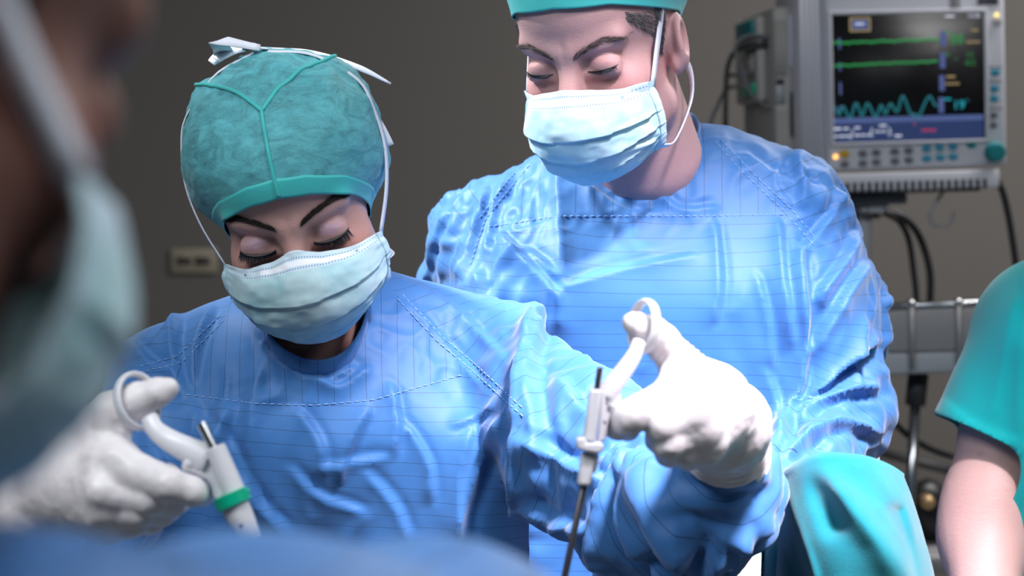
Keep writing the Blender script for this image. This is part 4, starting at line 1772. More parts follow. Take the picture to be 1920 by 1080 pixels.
def w_region(C):
    px, py, d = project(C)
    ra = np.interp(py, [p[1] for p in W_RAG_R], [p[0] for p in W_RAG_R])
    la = np.interp(py, [p[1] for p in W_RAG_L], [p[0] for p in W_RAG_L])
    reg = np.where(py < seamline(px, W_SEAM), 1, 0)
    reg = np.where(px > ra, 2, reg)
    reg = np.where(px < la, 3, reg)
    return reg


def w_stripe(P, reg):
    out = np.zeros((len(P), 2))
    z = P[:, 2] + 0.06 * (P[:, 0] - WC[0]) - 0.10 * (P[:, 0] - WC[0]) ** 2
    s0 = z / 0.0118
    s1 = (P[:, 0] + 0.06 * P[:, 2]) / 0.0140
    s2 = chain_s(P, W_SL_R) / 0.0155
    s3 = chain_s(P, W_SL_L) / 0.0155
    out[:, 0] = np.choose(reg, [s0, s1, s2, s3])
    return out


def w_grow(C, D):
    g_ = np.full(len(C), 1.0)
    ts = w_torso(C)
    r_ = chain(C, W_SL_R)
    l_ = chain(C, W_SL_L)
    dr = np.abs((D * chain_dir(C, W_SL_R)).sum(1))
    dl = np.abs((D * chain_dir(C, W_SL_L)).sum(1))
    sr = chain_s(C, W_SL_R)
    tors = 1.01 + 0.02 * np.abs(D[:, 0]) + 0.01 * np.abs(D[:, 2])
    slr = 1.04 + (0.08 + 0.20 * sstep(0.14, 0.26, sr)) * dr ** 2 + 0.03 * (1 - dr)
    sll = 1.03 + 0.08 * dl ** 2
    g_ = np.where((r_ < ts) & (r_ < l_), slr, np.where((l_ < ts), sll, tors))
    return g_


W_FOLDS = [
    ([(478, 640), (478, 840), (480, 1000)], .007, 22, 't'),
    ([(985, 560), (982, 700), (980, 1080)], .014, 16, 't'),
    ([(1010, 575), (980, 640)], .006, 10, 'r'),
    ([(560, 770), (600, 830), (606, 880)], .004, 9, 'v'),
    ([(690, 770), (650, 850), (640, 900)], .004, 9, 'v'),
    ([(735, 725), (745, 790), (740, 850)], .0045, 9, 'v'),
    ([(755, 790), (800, 860), (810, 930)], .004, 8, 'v'),
    ([(600, 876), (660, 868), (725, 858)], .003, 9, 'v'),
    ([(440, 760), (420, 850), (500, 960), (530, 990)], .005, 10, 'v'),
    ([(370, 770), (360, 850), (330, 930)], .005, 12, 'v'),
    ([(960, 770), (900, 870), (870, 960), (850, 1030)], .006, 14, 'v'),
    ([(930, 765), (890, 785), (850, 800)], .003, 8, 'v'),
    ([(430, 770), (405, 840), (400, 900)], .005, 9, 'v'),
    ([(390, 790), (440, 850), (480, 930)], .004, 9, 'v'),
    ([(885, 800), (860, 900), (865, 1000)], .004, 11, 'v'),
    ([(690, 890), (740, 950), (765, 1010)], .0035, 10, 'v'),
    ([(545, 880), (600, 930), (680, 960)], .003, 9, 'v'),
    ([(260, 660), (300, 640), (340, 590)], .004, 9, 'v'),
    ([(330, 600), (330, 680), (345, 740)], .005, 11, 'v'),
    ([(400, 580), (370, 650), (360, 720)], .004, 9, 'v'),
    ([(745, 520), (850, 580), (950, 680)], .0035, 10, 'v'),
    ([(750, 560), (830, 640), (900, 720)], .003, 9, 'v'),
    ([(500, 650), (540, 690), (600, 715), (660, 690)], .006, 11, 'v'),
    ([(600, 720), (640, 725), (690, 690)], .004, 8, 'v'),
    ([(240, 640), (290, 690), (330, 700)], .004, 10, 'v'),
    # sleeve by the elbow
    ([(1130, 880), (1170, 840), (1230, 830)], .006, 12, 'v'),
    ([(1128, 1050), (1140, 960), (1185, 880), (1230, 850)], .016, 17, 'v'),
    ([(1215, 1040), (1200, 960), (1225, 880)], .012, 14, 'v'),
    ([(1235, 870), (1262, 950), (1300, 1050)], .018, 18, 'v'),
    ([(1275, 900), (1300, 970), (1330, 1030)], .014, 14, 'v'),
    ([(1245, 1050), (1300, 1065), (1345, 1030), (1345, 985)], .016, 15, 'v'),
    ([(1450, 860), (1400, 915), (1340, 920)], .012, 13, 'v'),
    ([(1450, 920), (1400, 960), (1345, 950)], .012, 13, 'v'),
    ([(1440, 980), (1400, 1010), (1360, 1000)], .010, 12, 'v'),
    ([(1370, 930), (1390, 990), (1370, 1050)], .010, 12, 'v'),
    ([(1050, 720), (1120, 800), (1160, 830)], .005, 12, 'v'),
    ([(1000, 830), (1080, 880), (1130, 900)], .006, 12, 'v'),
    ([(990, 940), (1060, 980), (1130, 1000)], .008, 12, 'v'),
    ([(1000, 590), (1060, 640), (1130, 720)], .006, 12, 'v'),
    ([(1010, 600), (1000, 720), (1020, 850)], .008, 14, 'v'),
]


def w_hole(V):
    px, py, d = project(V)
    neck = ell(V, U(602, 592, 1.84), (.046, .14, .052)) < 0
    low = V[:, 2] < 1.02
    return neck | low


def w_cr(V):
    r_ = chain(V, W_SL_R)
    l_ = chain(V, W_SL_L)
    ts = w_torso(V)
    d = np.tile(np.array([[0.25, 0, 0.97]]), (len(V), 1))
    isr = (r_ < ts)[:, None]
    isl = (l_ < ts)[:, None]
    d = np.where(isr, chain_dir(V, W_SL_R), np.where(isl, chain_dir(V, W_SL_L), d))
    return d, np.where(isr[:, 0], .0045, np.where(isl[:, 0], .0045, .0034))


wg, WX, WF = make_gown(wr, w_gown, (-.62, 1.28, 0.98), (.36, 2.10, 1.66), 0.0033, w_region, w_stripe, w_grow, w_hole, M['gown'], W_FOLDS,
                       iters=160, seed=4, kb=0.05, kp=0.003, kt=0.04, dlo=-.012, dhi=.024, amp=.0030, freq=22.0, cr=w_cr, sub=0, fm=lambda V: sstep(.045, .085, np.linalg.norm(V - U(1362, 850, 1.545), axis=1)))
wb = bvh_of(WX, WF)
lp = [l for l in boundary_loops(WF)]
lp = [l for l in lp if np.linalg.norm(WX[l].mean(0) - U(600, 590, 1.85)) < 0.12][:1]
print('COLLAR W', len(lp), [len(l) for l in boundary_loops(WF)])
if lp:
    collar(wg, WX, lp[0], U(600, 600, 1.85), np.array([0, -.15, .98]), .020, M['gown'], 0.0)
stitch(wg, wb, [[(350, 740), (480, 757), (590, 760), (700, 750), (870, 702)],
                [(745, 560), (820, 640), (880, 690), (985, 785)], [(755, 552), (830, 632), (890, 682), (985, 770)],
                [(420, 600), (340, 680), (255, 700)], [(412, 592), (332, 668), (250, 690)]], M['thread'])
lower_body(wr, WC[0], WC[1] - .03, 1.05, .175, .085, M['gown'])
# ------------------------------------------------------------------ the man
MT = U(1126, 75, 1.93)
MH = Head(MT, rot(-26, -4, 17), True)
mr = thing('person', (U(1240, 900, 2.06)[0], U(1240, 900, 2.06)[1], 0), 'person in blue gown and low teal cap looking down with grey sideburns', 'person')
MBROW = [(0.009, 0.0065, 0.0032), (0.020, 0.0125, 0.0037), (0.036, 0.0200, 0.0036), (0.056, 0.0180, 0.0022)]
make_body(mr, MH, (MH.wld([(0, -0.03, -0.05)])[0], U(1212, 300, 2.02), 0.054, 0.057),
          (U(1225, 470, 2.08), (0.14, 0.07, 0.09)), M['skin_m'],
          lambda Q: tint_base(Q, MBROW, (0.74, 0.70, 0.71), 0.000, (0.92, 0.82, 0.82), (1.08, 0.90, 0.88), (0.72, 0.72, 0.76)))
make_brows(MH, mr, MBROW, M['hair_brow_m'], 240, 0.00017, 0.0085, 13)
make_lashes(MH, mr, -0.0070, 0.0014, 0.0050, 0.00022, 46, 0.0006, 15, slit=0.0036)
MBRIM = [(0.0, 0.056), (0.5, 0.051), (1.0, 0.035), (1.4, 0.024), (1.9, 0.012), (2.5, -0.02), (math.pi, -0.035)]
mcap, m_on = make_cap(MH, mr, MBRIM, (0.0880, 0.108, 0.100), (0, -0.014, 0.034), 2.3, 0.35, seed=8, hair=(M['hair_grey'], 0.6), band=0.15)
MNET = [
    [(0, .1030, -.019), (.021, .0970, -.022), (.044, .0800, -.028), (.0620, .046, -.034)],
    [(0, .1165, -.042), (.025, .1090, -.043), (.049, .0880, -.046), (.0680, .048, -.047)],
    [(0, .1195, -.063), (.028, .1115, -.063), (.052, .0890, -.062), (.0700, .047, -.061)],
    [(0, .1140, -.085), (.029, .1055, -.083), (.052, .0840, -.079), (.0695, .045, -.075)],
    [(0, .1020, -.105), (.027, .0950, -.102), (.048, .0760, -.096), (.0660, .043, -.088)],
    [(0, .0840, -.120), (.022, .0790, -.117), (.041, .0630, -.110), (.0600, .040, -.098)],
]
mmask, MG, MN = make_mask(MH, mr, MNET, [(0.42, 0.0034, 0.03, -0.05, 0.10), (0.64, 0.0028, -0.03, -0.3, 0.09), (0.83, 0.0022, 0.05, -0.3, 0.08)], 21)
for s in (0, 1):
    col = 0 if s == 0 else -1
    sx = 1 if MG[0, col, 0] > 0 else -1
    p0 = MG[0, col]
    pp = off_head(MH, [(sx * .078, .018, .012), (sx * .078, .006, .040)], 0.003)
    up1 = m_on([(sx * .95, -.05, .45), (sx * .80, -.22, .80), (sx * .3, -.35, 1.0)], 0.002)
    tie(MH, mmask, [p0 + [0, 0, -.004]] + list(pp) + list(up1), 0.0070)
    p1 = MG[-1, col]
    tie(MH, mmask, [p1, p1 + np.array([sx * .006, -0.022, -0.002]), (sx * .074, -.022, -.072), (sx * .066, -.05, -.048), (sx * .04, -.085, -.045), (0, -.10, -.045)], 0.0065)
# short grey hair: sideburns in front of the ears and the fringe below the cap
rng = random.Random(9)
for sgn in (1, -1):
    pts = []
    for k in range(300):
        z = rng.uniform(-0.018, 0.045)
        y = 0.002 + (z + .018) * 0.30 + rng.uniform(-0.010, 0.010)
        pts.append((sgn * 0.08, y, z))
    P = off_head(MH, pts, -0.0003)
    N = MH.nrm(P)
    D = np.array([(0, -0.35 + rng.uniform(-.2, .2), -0.95) for _ in pts])
    D = D - N * (D * N).sum(1)[:, None]
    D /= np.linalg.norm(D, axis=1)[:, None]
    hair_strands(MH.wld(P), D @ MH.R.T, [rng.uniform(.008, .016) for _ in pts], 0.00028, N @ MH.R.T, M['hair_grey'], mr, 'sideburn', rng)
for sgn in (1, -1):
  pts = []
  for k in range(420):
    a = rng.uniform(0.80, 1.35) * sgn
    z = np.interp(abs(a), [0, .5, 1.0, 1.4], [.055, .049, .033, .024])
    pts.append((math.sin(a) * .08, math.cos(a) * .09, z + rng.uniform(-.020, .006) * (abs(a) - .6) / .6))
  P = off_head(MH, pts, -0.0002)
  N = MH.nrm(P)
  D = np.array([(np.sign(p[0]) * 0.5, -0.5, -0.4 + rng.uniform(-.3, .3)) for p in pts])
  D = D - N * (D * N).sum(1)[:, None]
  D /= np.linalg.norm(D, axis=1)[:, None]
  hair_strands(MH.wld(P), D @ MH.R.T, [rng.uniform(.006, .012) for _ in pts], 0.00020, N @ MH.R.T, M['hair_grey'], mr, 'hairline', rng)

# --- gown
M_SL_R = [(U(1470, 405, 2.05), .062), (U(1545, 600, 2.05), .054), (U(1565, 770, 2.02), .052), (U(1450, 960, 1.90), .046), (U(1425, 1010, 1.86), .036)]
M_SL_L = [(U(915, 460, 2.11), .062), (U(862, 640, 2.16), .055), (U(870, 800, 2.18), .052), (U(930, 980, 2.14), .045)]
MC = U(1240, 1000, 2.09)


def m_torso(P):
    d = rbox(P, MC, (.130, .035, .24), .085)
    d = smin(d, cap(P, U(925, 455, 2.10), U(1090, 380, 2.08), .058, .062), .05)
    d = smin(d, cap(P, U(1465, 400, 2.06), U(1330, 350, 2.07), .060, .066), .05)
    d = smin(d, ell(P, U(1240, 560, 2.06), (.17, .090, .14)), .06)
    return d


def m_gown(P):
    d = m_torso(P)
    d = smin(d, chain(P, M_SL_R, .03), .016)
    d = smin(d, chain(P, M_SL_L, .03), .016)
    return d


M_SEAM = [(800, 430), (920, 424), (1050, 405), (1300, 405), (1480, 402), (1700, 402)]
M_RAG_R = [(1345, 250), (1470, 390), (1530, 470), (1510, 640), (1480, 1100)]
M_RAG_L = [(1000, 290), (930, 400), (880, 500), (850, 800), (850, 1100)]


def m_region(C):
    px, py, d = project(C)
    ra = np.interp(py, [p[1] for p in M_RAG_R], [p[0] for p in M_RAG_R])
    la = np.interp(py, [p[1] for p in M_RAG_L], [p[0] for p in M_RAG_L])
    reg = np.where(py < seamline(px, M_SEAM), 1, 0)
    reg = np.where(px > ra, 2, reg)
    return np.where(px < la, 3, reg)


def m_stripe(P, reg):
    out = np.zeros((len(P), 2))
    s0 = (P[:, 2] + 0.01 * P[:, 0]) / 0.0132
    s1 = (P[:, 0] - 0.05 * P[:, 2]) / 0.0180
    out[:, 0] = np.choose(reg, [s0, s1, chain_s(P, M_SL_R) / 0.0165, chain_s(P, M_SL_L) / 0.0165])
    return out


def m_grow(C, D):
    ts = m_torso(C)
    r_ = chain(C, M_SL_R)
    l_ = chain(C, M_SL_L)
    dr = np.abs((D * chain_dir(C, M_SL_R)).sum(1))
    dl = np.abs((D * chain_dir(C, M_SL_L)).sum(1))
    px, py, d = project(C)
    mess = sstep(1060, 960, px)
    tors = 1.01 + 0.02 * np.abs(D[:, 0]) + (0.01 + 0.05 * mess) * np.abs(D[:, 2]) + 0.03 * mess
    slr = 1.05 + 0.14 * dr ** 2 + 0.10 * (1 - dr ** 2)
    return np.where((r_ < ts) & (r_ < l_), slr, np.where(l_ < ts, 1.03 + 0.09 * dl ** 2 + .06 * (1 - dl), tors))


M_FOLDS = [
    ([(1050, 320), (1052, 480), (1048, 600)], .013, 30, 't'),
    ([(1500, 470), (1512, 640), (1480, 800), (1440, 880)], .010, 10, 'v'),
    ([(1340, 420), (1350, 520), (1340, 600)], .0045, 8, 'v'),
    ([(1460, 420), (1465, 500), (1485, 640)], .005, 8, 'v'),
    ([(1420, 520), (1440, 600), (1450, 690)], .004, 7, 'v'),
    ([(1440, 700), (1470, 800), (1480, 850)], .004, 8, 'v'),
    ([(1500, 480), (1560, 400), (1570, 360)], .006, 9, 'v'),
    ([(1530, 560), (1590, 480), (1600, 440)], .007, 9, 'v'),
    ([(1520, 660), (1580, 560), (1620, 500)], .008, 10, 'v'),
    ([(1640, 640), (1580, 680), (1510, 760)], .010, 11, 'v'),
    ([(1640, 730), (1570, 740), (1500, 790)], .009, 10, 'v'),
    ([(1640, 810), (1560, 800), (1470, 860)], .009, 10, 'v'),
    ([(1620, 600), (1600, 660), (1605, 720)], .006, 8, 'v'),
    ([(1400, 290), (1450, 330), (1530, 350)], .004, 8, 'v'),
    ([(1080, 340), (1180, 400), (1240, 400)], .004, 9, 'v'),
    ([(1240, 370), (1280, 395), (1340, 390)], .004, 8, 'v'),
    ([(920, 370), (900, 440), (870, 520)], .008, 8, 'v'),
    ([(960, 340), (930, 400), (915, 470)], .006, 8, 'v'),
    ([(930, 500), (980, 470), (1040, 520)], .005, 9, 'v'),
    ([(940, 440), (1000, 510), (1050, 560)], .005, 8, 'v'),
    ([(1060, 540), (1150, 510), (1300, 480)], .0025, 9, 'v'),
]


def m_hole(V):
    neck = ell(V, U(1184, 262, 2.03), (.064, .12, .034)) < 0
    low = V[:, 2] < 1.0
    w1 = np.linalg.norm(V - U(1420, 1030, 1.845), axis=1) < 0.034
    return neck | low | w1


def m_cr(V):
    r_ = chain(V, M_SL_R)
    l_ = chain(V, M_SL_L)
    ts = m_torso(V)
    px, py, dd = project(V)
    mess = sstep(1070, 980, px)
    d = np.tile(np.array([[0.2, 0, 0.98]]), (len(V), 1))
    isr = (r_ < ts)[:, None]
    isl = (l_ < ts)[:, None]
    d = np.where(isr, chain_dir(V, M_SL_R), np.where(isl, chain_dir(V, M_SL_L), d))
    return d, np.where(isr[:, 0], .0050, np.where(isl[:, 0], .0050, .0028 + .0028 * mess))


mg, MX, MF = make_gown(mr, m_gown, (-.16, 1.74, .96), (.48, 2.32, 1.80), 0.0033, m_region, m_stripe, m_grow, m_hole, M['gown'], M_FOLDS,
                       iters=160, seed=14, kb=0.05, kp=0.003, kt=0.04, dlo=-.012, dhi=.024, amp=.0030, freq=22.0, cr=m_cr, sub=0)
mb = bvh_of(MX, MF)
lp = [l for l in boundary_loops(MF) if np.linalg.norm(MX[l].mean(0) - U(1195, 260, 2.04)) < 0.14][:1]
print('COLLAR M', len(lp), [len(l) for l in boundary_loops(MF)])
if lp:
    collar(mg, MX, lp[0], U(1200, 270, 2.03), np.array([0, -.1, .99]), .024, M['gown'], 0.0)
stitch(mg, mb, [[(915, 425), (1050, 405), (1300, 405), (1470, 402)],
                [(1340, 265), (1400, 330), (1470, 395), (1530, 465)], [(1352, 262), (1412, 325), (1480, 388), (1534, 452)],
                [(1000, 300), (950, 360), (910, 410), (880, 500)], [(990, 296), (940, 352), (898, 410)]], M['thread'])
lower_body(mr, MC[0], MC[1] + .03, 1.03, .205, .100, M['gown'])
# ------------------------------------------------------------------ gloved hands
def make_glove(root, wrist, forearm, thumb, fingers, palm, cuff=None, h=0.0019, name='glove', wrin=0.0004, knuck=(), cut=None):
    """one skin: forearm, palm, five separate fingers; joints are (point, radius)"""
    J = [np.asarray(p) for ch in [thumb, wrist, forearm, palm] + fingers for p, _ in ch]
    lo = np.min(J, 0) - 0.055
    hi = np.max(J, 0) + 0.055

    def fn(P):
        d = chain(P, forearm, .02)
        d = smin(d, chain(P, wrist, .02), .02)
        for f in fingers:
            d = smin(d, cap(P, wrist[-1][0], f[0][0], wrist[-1][1] * .75, f[0][1] * 1.08), .016)
        for a, b in zip(fingers[:-1], fingers[1:]):
            d = smin(d, cap(P, a[0][0], b[0][0], a[0][1], b[0][1]), .010)
        d = smin(d, chain(P, palm, .015), .016)
        fd = None
        for f in fingers:
            q = chain(P, f, .003)
            fd = q if fd is None else smin(fd, q, .0014)
        d = smin(d, fd, .0045)
        d = smin(d, chain(P, thumb, .006), .012)
        for (c, r) in knuck:
            d = smin(d, np.linalg.norm(P - c, axis=1) - r, .010)
        return d
    V, F = surf(fn, lo, hi, h)
    V = lap_smooth(V, F, 2, 0.5)
    if cut is not None:
        ax = cut[1] / np.linalg.norm(cut[1])
        V, F = prune(V, F, (V - cut[0]) @ ax < cut[2])
    if cut is not None:
        for l_ in boundary_loops(F):
            Pb = V[l_]
            for _ in range(30):
                Pb = 0.5 * Pb + 0.25 * (np.roll(Pb, 1, 0) + np.roll(Pb, -1, 0))
            V[l_] = Pb
    N = vnormals(V, F)
    V = V + N * (wrin * (vnoise(V * 120, 3) + 0.7 * vnoise(V * 260, 4)))[:, None]
    if cuff is not None:
        V = V + N * cuff(V)[:, None]
    return mobj(name, V, F, M['glove'], root)


def J(px, py, d, rpx):
    return (U(px, py, d), rpx * d / FPX)


# her left hand (right in the picture), thumb through the ring
LF_fore = [J(1364, 850, 1.560, 78), J(1358, 800, 1.50, 79)]
LF_wr = [J(1358, 795, 1.49, 78), J(1336, 772, 1.465, 72)]
LF_thumb = [J(1335, 738, 1.46, 50), J(1280, 690, 1.445, 40), J(1240, 640, 1.437, 32), J(1222, 622, 1.432, 28), J(1196, 610, 1.428, 22), J(1184, 604, 1.428, 18)]
LF_f = [
    [J(1272, 735, 1.425, 38), J(1182, 782, 1.395, 33), J(1158, 798, 1.412, 27), J(1178, 806, 1.438, 23)],
    [J(1292, 780, 1.414, 36), J(1240, 800, 1.400, 31), J(1238, 824, 1.428, 28), J(1262, 826, 1.450, 25)],
    [J(1305, 812, 1.420, 34), J(1252, 832, 1.404, 29), J(1254, 850, 1.432, 26), J(1280, 846, 1.452, 24)],
    [J(1320, 838, 1.432, 30), J(1284, 848, 1.416, 25), J(1290, 860, 1.438, 22), J(1306, 858, 1.455, 20)],
]
LF_palm = [J(1340, 740, 1.455, 46), J(1300, 770, 1.440, 44)]
kA, kB = LF_fore[0][0], LF_fore[1][0]


def l_cuff(V):
    ax = (kB - kA) / np.linalg.norm(kB - kA)
    s = (V - kA) @ ax
    px, py, d = project(V)
    f = sstep(0.085, 0.03, s)
    # bunched rings on the cuff, small tension creases over the thumb web
    out = f * 0.0022 * (np.sin(s * 420 + 2 * vnoise(V * 40, 6)))
    web = np.exp(-(((px - 1275) / 55) ** 2 + ((py - 665) / 22) ** 2))
    out += web * 0.0009 * np.sin((px + 0.7 * py) * 0.42)
    kn = np.exp(-(((px - 1260) / 30) ** 2 + ((py - 830) / 45) ** 2))
    return out


lg = make_glove(wr, LF_wr, LF_fore, LF_thumb, LF_f, LF_palm, l_cuff, knuck=[J(1290, 722, 1.418, 26), J(1306, 768, 1.406, 24), J(1322, 804, 1.412, 22), J(1334, 832, 1.426, 19)], cut=(LF_fore[0][0], LF_fore[0][0] - LF_fore[1][0], 0.006))
ax_ = (kA - kB) / np.linalg.norm(kA - kB)


def roll(center, axis, r, th, parent, squash=1.0):
    a = np.cross(axis, [0, 0, 1.0])
    a /= np.linalg.norm(a)
    b = np.cross(axis, a)
    P = [center + r * (math.cos(q) * a + math.sin(q) * b * squash) for q in np.linspace(0, 2 * math.pi, 49)]
    return MB().tube(P, th, 8, cap=False).build('cuff_roll', M['glove'], parent)


roll(kA + ax_ * 0.006, ax_, 0.0326, 0.0016, lg)

# her right hand (left in the picture)
RF_fore = [J(-35, 1065, 1.545, 98), J(68, 965, 1.46, 94)]
RF_wr = [J(85, 948, 1.445, 90), J(130, 910, 1.425, 84)]
RF_thumb = [J(158, 858, 1.425, 66), J(190, 812, 1.412, 53), J(214, 778, 1.402, 42), J(258, 752, 1.395, 33), J(298, 736, 1.39, 25), J(316, 728, 1.39, 19)]
RF_f = [
    [J(212, 872, 1.388, 46), J(316, 908, 1.355, 32), J(360, 922, 1.360, 28), J(382, 926, 1.380, 24)],
    [J(200, 922, 1.382, 42), J(280, 938, 1.365, 28), J(322, 946, 1.380, 24), J(338, 942, 1.400, 21)],
    [J(196, 956, 1.388, 38), J(262, 962, 1.372, 27), J(305, 964, 1.390, 23), J(322, 956, 1.410, 20)],
    [J(202, 976, 1.402, 35), J(246, 984, 1.388, 25), J(284, 980, 1.405, 21), J(302, 972, 1.420, 19)],
]
RF_palm = [J(160, 882, 1.420, 62), J(195, 915, 1.405, 58)]
rA, rB = RF_fore[0][0], RF_fore[1][0]


def r_cuff(V):
    ax = (rB - rA) / np.linalg.norm(rB - rA)
    s = (V - rA) @ ax
    f = sstep(0.085, 0.045, s)
    return f * 0.0016 * np.sin(s * 300 + 2 * vnoise(V * 40, 8)) + np.exp(-((s - 0.066) / 0.003) ** 2) * 0.0012


rg = make_glove(wr, RF_wr, RF_fore, RF_thumb, RF_f, RF_palm, r_cuff, knuck=[J(222, 858, 1.374, 22), J(186, 922, 1.366, 22), J(182, 964, 1.374, 20)])
# fingertip of the gripping hand seen behind the handle
MB().tube([U(300, 905, 1.43), U(322, 884, 1.432), U(328, 872, 1.434)], [0.009, 0.0085, 0.006], 12).build('glove_fingertip', M['glove'], rg, sub=1)

# his left hand low at the edge of the teal drape
HF_fore = [J(1440, 985, 1.875, 50), J(1436, 1020, 1.845, 44)]
HF_wr = [J(1434, 1040, 1.835, 40), J(1425, 1075, 1.815, 42)]
HF_f = [
    [J(1395, 1125, 1.795, 22), J(1375, 1170, 1.79, 18), J(1375, 1205, 1.795, 16), J(1382, 1228, 1.80, 14)],
    [J(1415, 1132, 1.79, 22), J(1405, 1185, 1.785, 18), J(1405, 1220, 1.79, 16), J(1410, 1245, 1.795, 14)],
    [J(1438, 1132, 1.795, 22), J(1435, 1182, 1.79, 17), J(1434, 1215, 1.795, 15), J(1436, 1238, 1.80, 13)],
    [J(1458, 1122, 1.805, 20), J(1462, 1165, 1.80, 15), J(1462, 1192, 1.805, 13), J(1460, 1210, 1.81, 12)],
]
HF_thumb = [J(1395, 1085, 1.80, 26), J(1365, 1120, 1.785, 20), J(1350, 1155, 1.78, 17), J(1346, 1175, 1.78, 14)]
hg = make_glove(mr, HF_wr, HF_fore, HF_thumb, HF_f, [J(1415, 1095, 1.80, 34), J(1430, 1110, 1.80, 32)], None, h=0.0026)
roll(U(1440, 1000, 1.86), np.array(U(1440, 985, 1.875) - U(1436, 1020, 1.845)) / np.linalg.norm(U(1440, 985, 1.875) - U(1436, 1020, 1.845)), 0.0250, 0.0016, hg)

# ------------------------------------------------------------------ instruments


def plate(px, dn, th, name, m, parent, bev=0.0015, tilt=None):
    """flat moulded plate, outline in picture pixels on a plane at depth dn"""
    A = [U(x, y, dn + (tilt(x, y) if tilt else 0)) for x, y in px]
    C = [p + FW * th for p in A]
    n = len(px)
    F = [tuple(range(n)), tuple(range(2 * n - 1, n - 1, -1))] + [(k, k + n, (k + 1) % n + n, (k + 1) % n) for k in range(n)]
    o = MB().add(A + C, F).build(name, m, parent, True, bevel=bev)
    bm2 = bmesh.new()
    bm2.from_mesh(o.data)
    bmesh.ops.recalc_face_normals(bm2, faces=bm2.faces)
    bm2.to_mesh(o.data)
    bm2.free()
    o.data.set_sharp_from_angle(angle=math.radians(40))
    return o


def ring_loop(center, nrm, r, th, wd, m, parent, upv):
    nrm = nrm / np.linalg.norm(nrm)
    a = upv - nrm * (upv @ nrm)
    a /= np.linalg.norm(a)
    b = np.cross(nrm, a)
    P = [center + r * (math.cos(q) * a * 1.08 + math.sin(q) * b * 0.92) for q in np.linspace(0, 2 * math.pi, 41)]
    N = [(p - center) for p in P]
    mb_ = MB()
    V = []
    n = 12
    for i in range(40):
        t = P[(i + 1) % 40] - P[i - 1]
        t = t / np.linalg.norm(t)
        o_ = N[i] / np.linalg.norm(N[i])
        w_ = np.cross(t, o_)
        for k in range(n):
            q = 2 * math.pi * k / n
            V.append(P[i] + o_ * th * math.cos(q) + w_ * wd * math.sin(q))
    F = [(i * n + k, i * n + (k + 1) % n, ((i + 1) % 40) * n + (k + 1) % n, ((i + 1) % 40) * n + k) for i in range(40) for k in range(n)]
    mb_.add(V, F)
    return mb_.build('thumb_ring', m, parent)


# left instrument, green collar
dI = 1.365
ins1 = thing('grasper_instrument', U(440, 960, dI), 'white plastic grasper handle with bright green collar ring', 'instrument')
ringc = U(258, 752, 1.392)
ring_loop(ringc, np.array(U(315, 730, 1.38) - U(240, 765, 1.405)) + FW * -0.006, 0.0182, 0.0019, 0.0042, M['white_plastic'], ins1, UP)
arm = spline([U(279, 783, 1.380), U(292, 806, 1.375), U(322, 828, 1.368), U(358, 846, 1.366), U(392, 862, 1.366)], 24)
MB().tube(arm, np.interp(np.linspace(0, 1, 24), [0, .3, .6, 1], [.0060, .0068, .0084, .0105]).tolist(), 14, flat=0.62, nrm=-FW).build('handle_arm', M['white_plastic'], ins1)
body1 = plate([(330, 838), (345, 838), (395, 842), (402, 850), (440, 918), (447, 928), (440, 940), (408, 944), (398, 930), (396, 912), (385, 900), (362, 888), (338, 882), (341, 868)], dI - .003, 0.013, 'handle_body', M['white_plastic'], ins1, 0.003)
for (x, y, r_) in ((358, 850, .0024), (353, 868, .0030), (421, 926, .0034), (370, 872, .0022)):
    MB().lathe([(r_, 0), (r_, 0.0012), (r_ * .6, 0.0018)], 14, Matrix.Translation(Vector(U(x, y, dI - .003))) @ Vector((0, 0, 1)).rotation_difference(Vector(-FW)).to_matrix().to_4x4()).build('boss', M['white_plastic'], body1)
plate([(383, 862), (395, 858), (397, 862), (386, 867)], dI - .0042, 0.002, 'trigger_slot', M['btn_grey'], body1, 0.0004)
b0, b1_ = U(403, 838, dI - .004), U(440, 924, dI - .006)
MB().tube([b0, b0 + (b1_ - b0) * .02, b1_], [.0062, .0072, .0078], 20).build('barrel', M['white_plastic'], ins1, auto=50)
ax1 = (b1_ - b0) / np.linalg.norm(b1_ - b0)
g0 = U(436, 936, dI - .006)
MB().tube([g0 - ax1 * .0046, g0 - ax1 * .0042, g0 + ax1 * .0042, g0 + ax1 * .0046], [.0118, .0124, .0124, .0118], 28).build('collar_ring', M['green_plastic'], ins1, auto=50)
plate([(455, 922), (466, 916), (467, 932), (459, 938)], dI - .010, 0.010, 'collar_tab', M['green_plastic'], ins1, 0.0015)
n0 = U(440, 948, dI - .006)
n1_ = U(474, 1010, dI - .008)
MB().tube([n0, n0 + (n1_ - n0) * .3, n1_], [.0098, .0092, .0064], 22).build('nozzle', M['white_plastic'], ins1, auto=50)
MB().lathe([(.0014, 0), (.0014, .001)], 10, Matrix.Translation(Vector(U(452, 984, dI - .0145))) @ Vector((0, 0, 1)).rotation_difference(Vector(-FW)).to_matrix().to_4x4()).build('nozzle_hole', M['btn_grey'], ins1)
plate([(412, 950), (438, 948), (446, 972), (428, 966), (420, 962)], dI - .001, 0.008, 'cam', M['white_plastic'], ins1, 0.0015)
MB().tube([n1_ + ax1 * -.01, n1_ + ax1 * .22], .0025, 12).build('shaft', M['shaft'], ins1)
MB().tube([U(376, 794, dI - .002), U(379, 799, dI - .002), U(402, 845, dI - .004)], [.0030, .0032, .0032], 14).build('electrode_pin', M['steel'], ins1, auto=50)

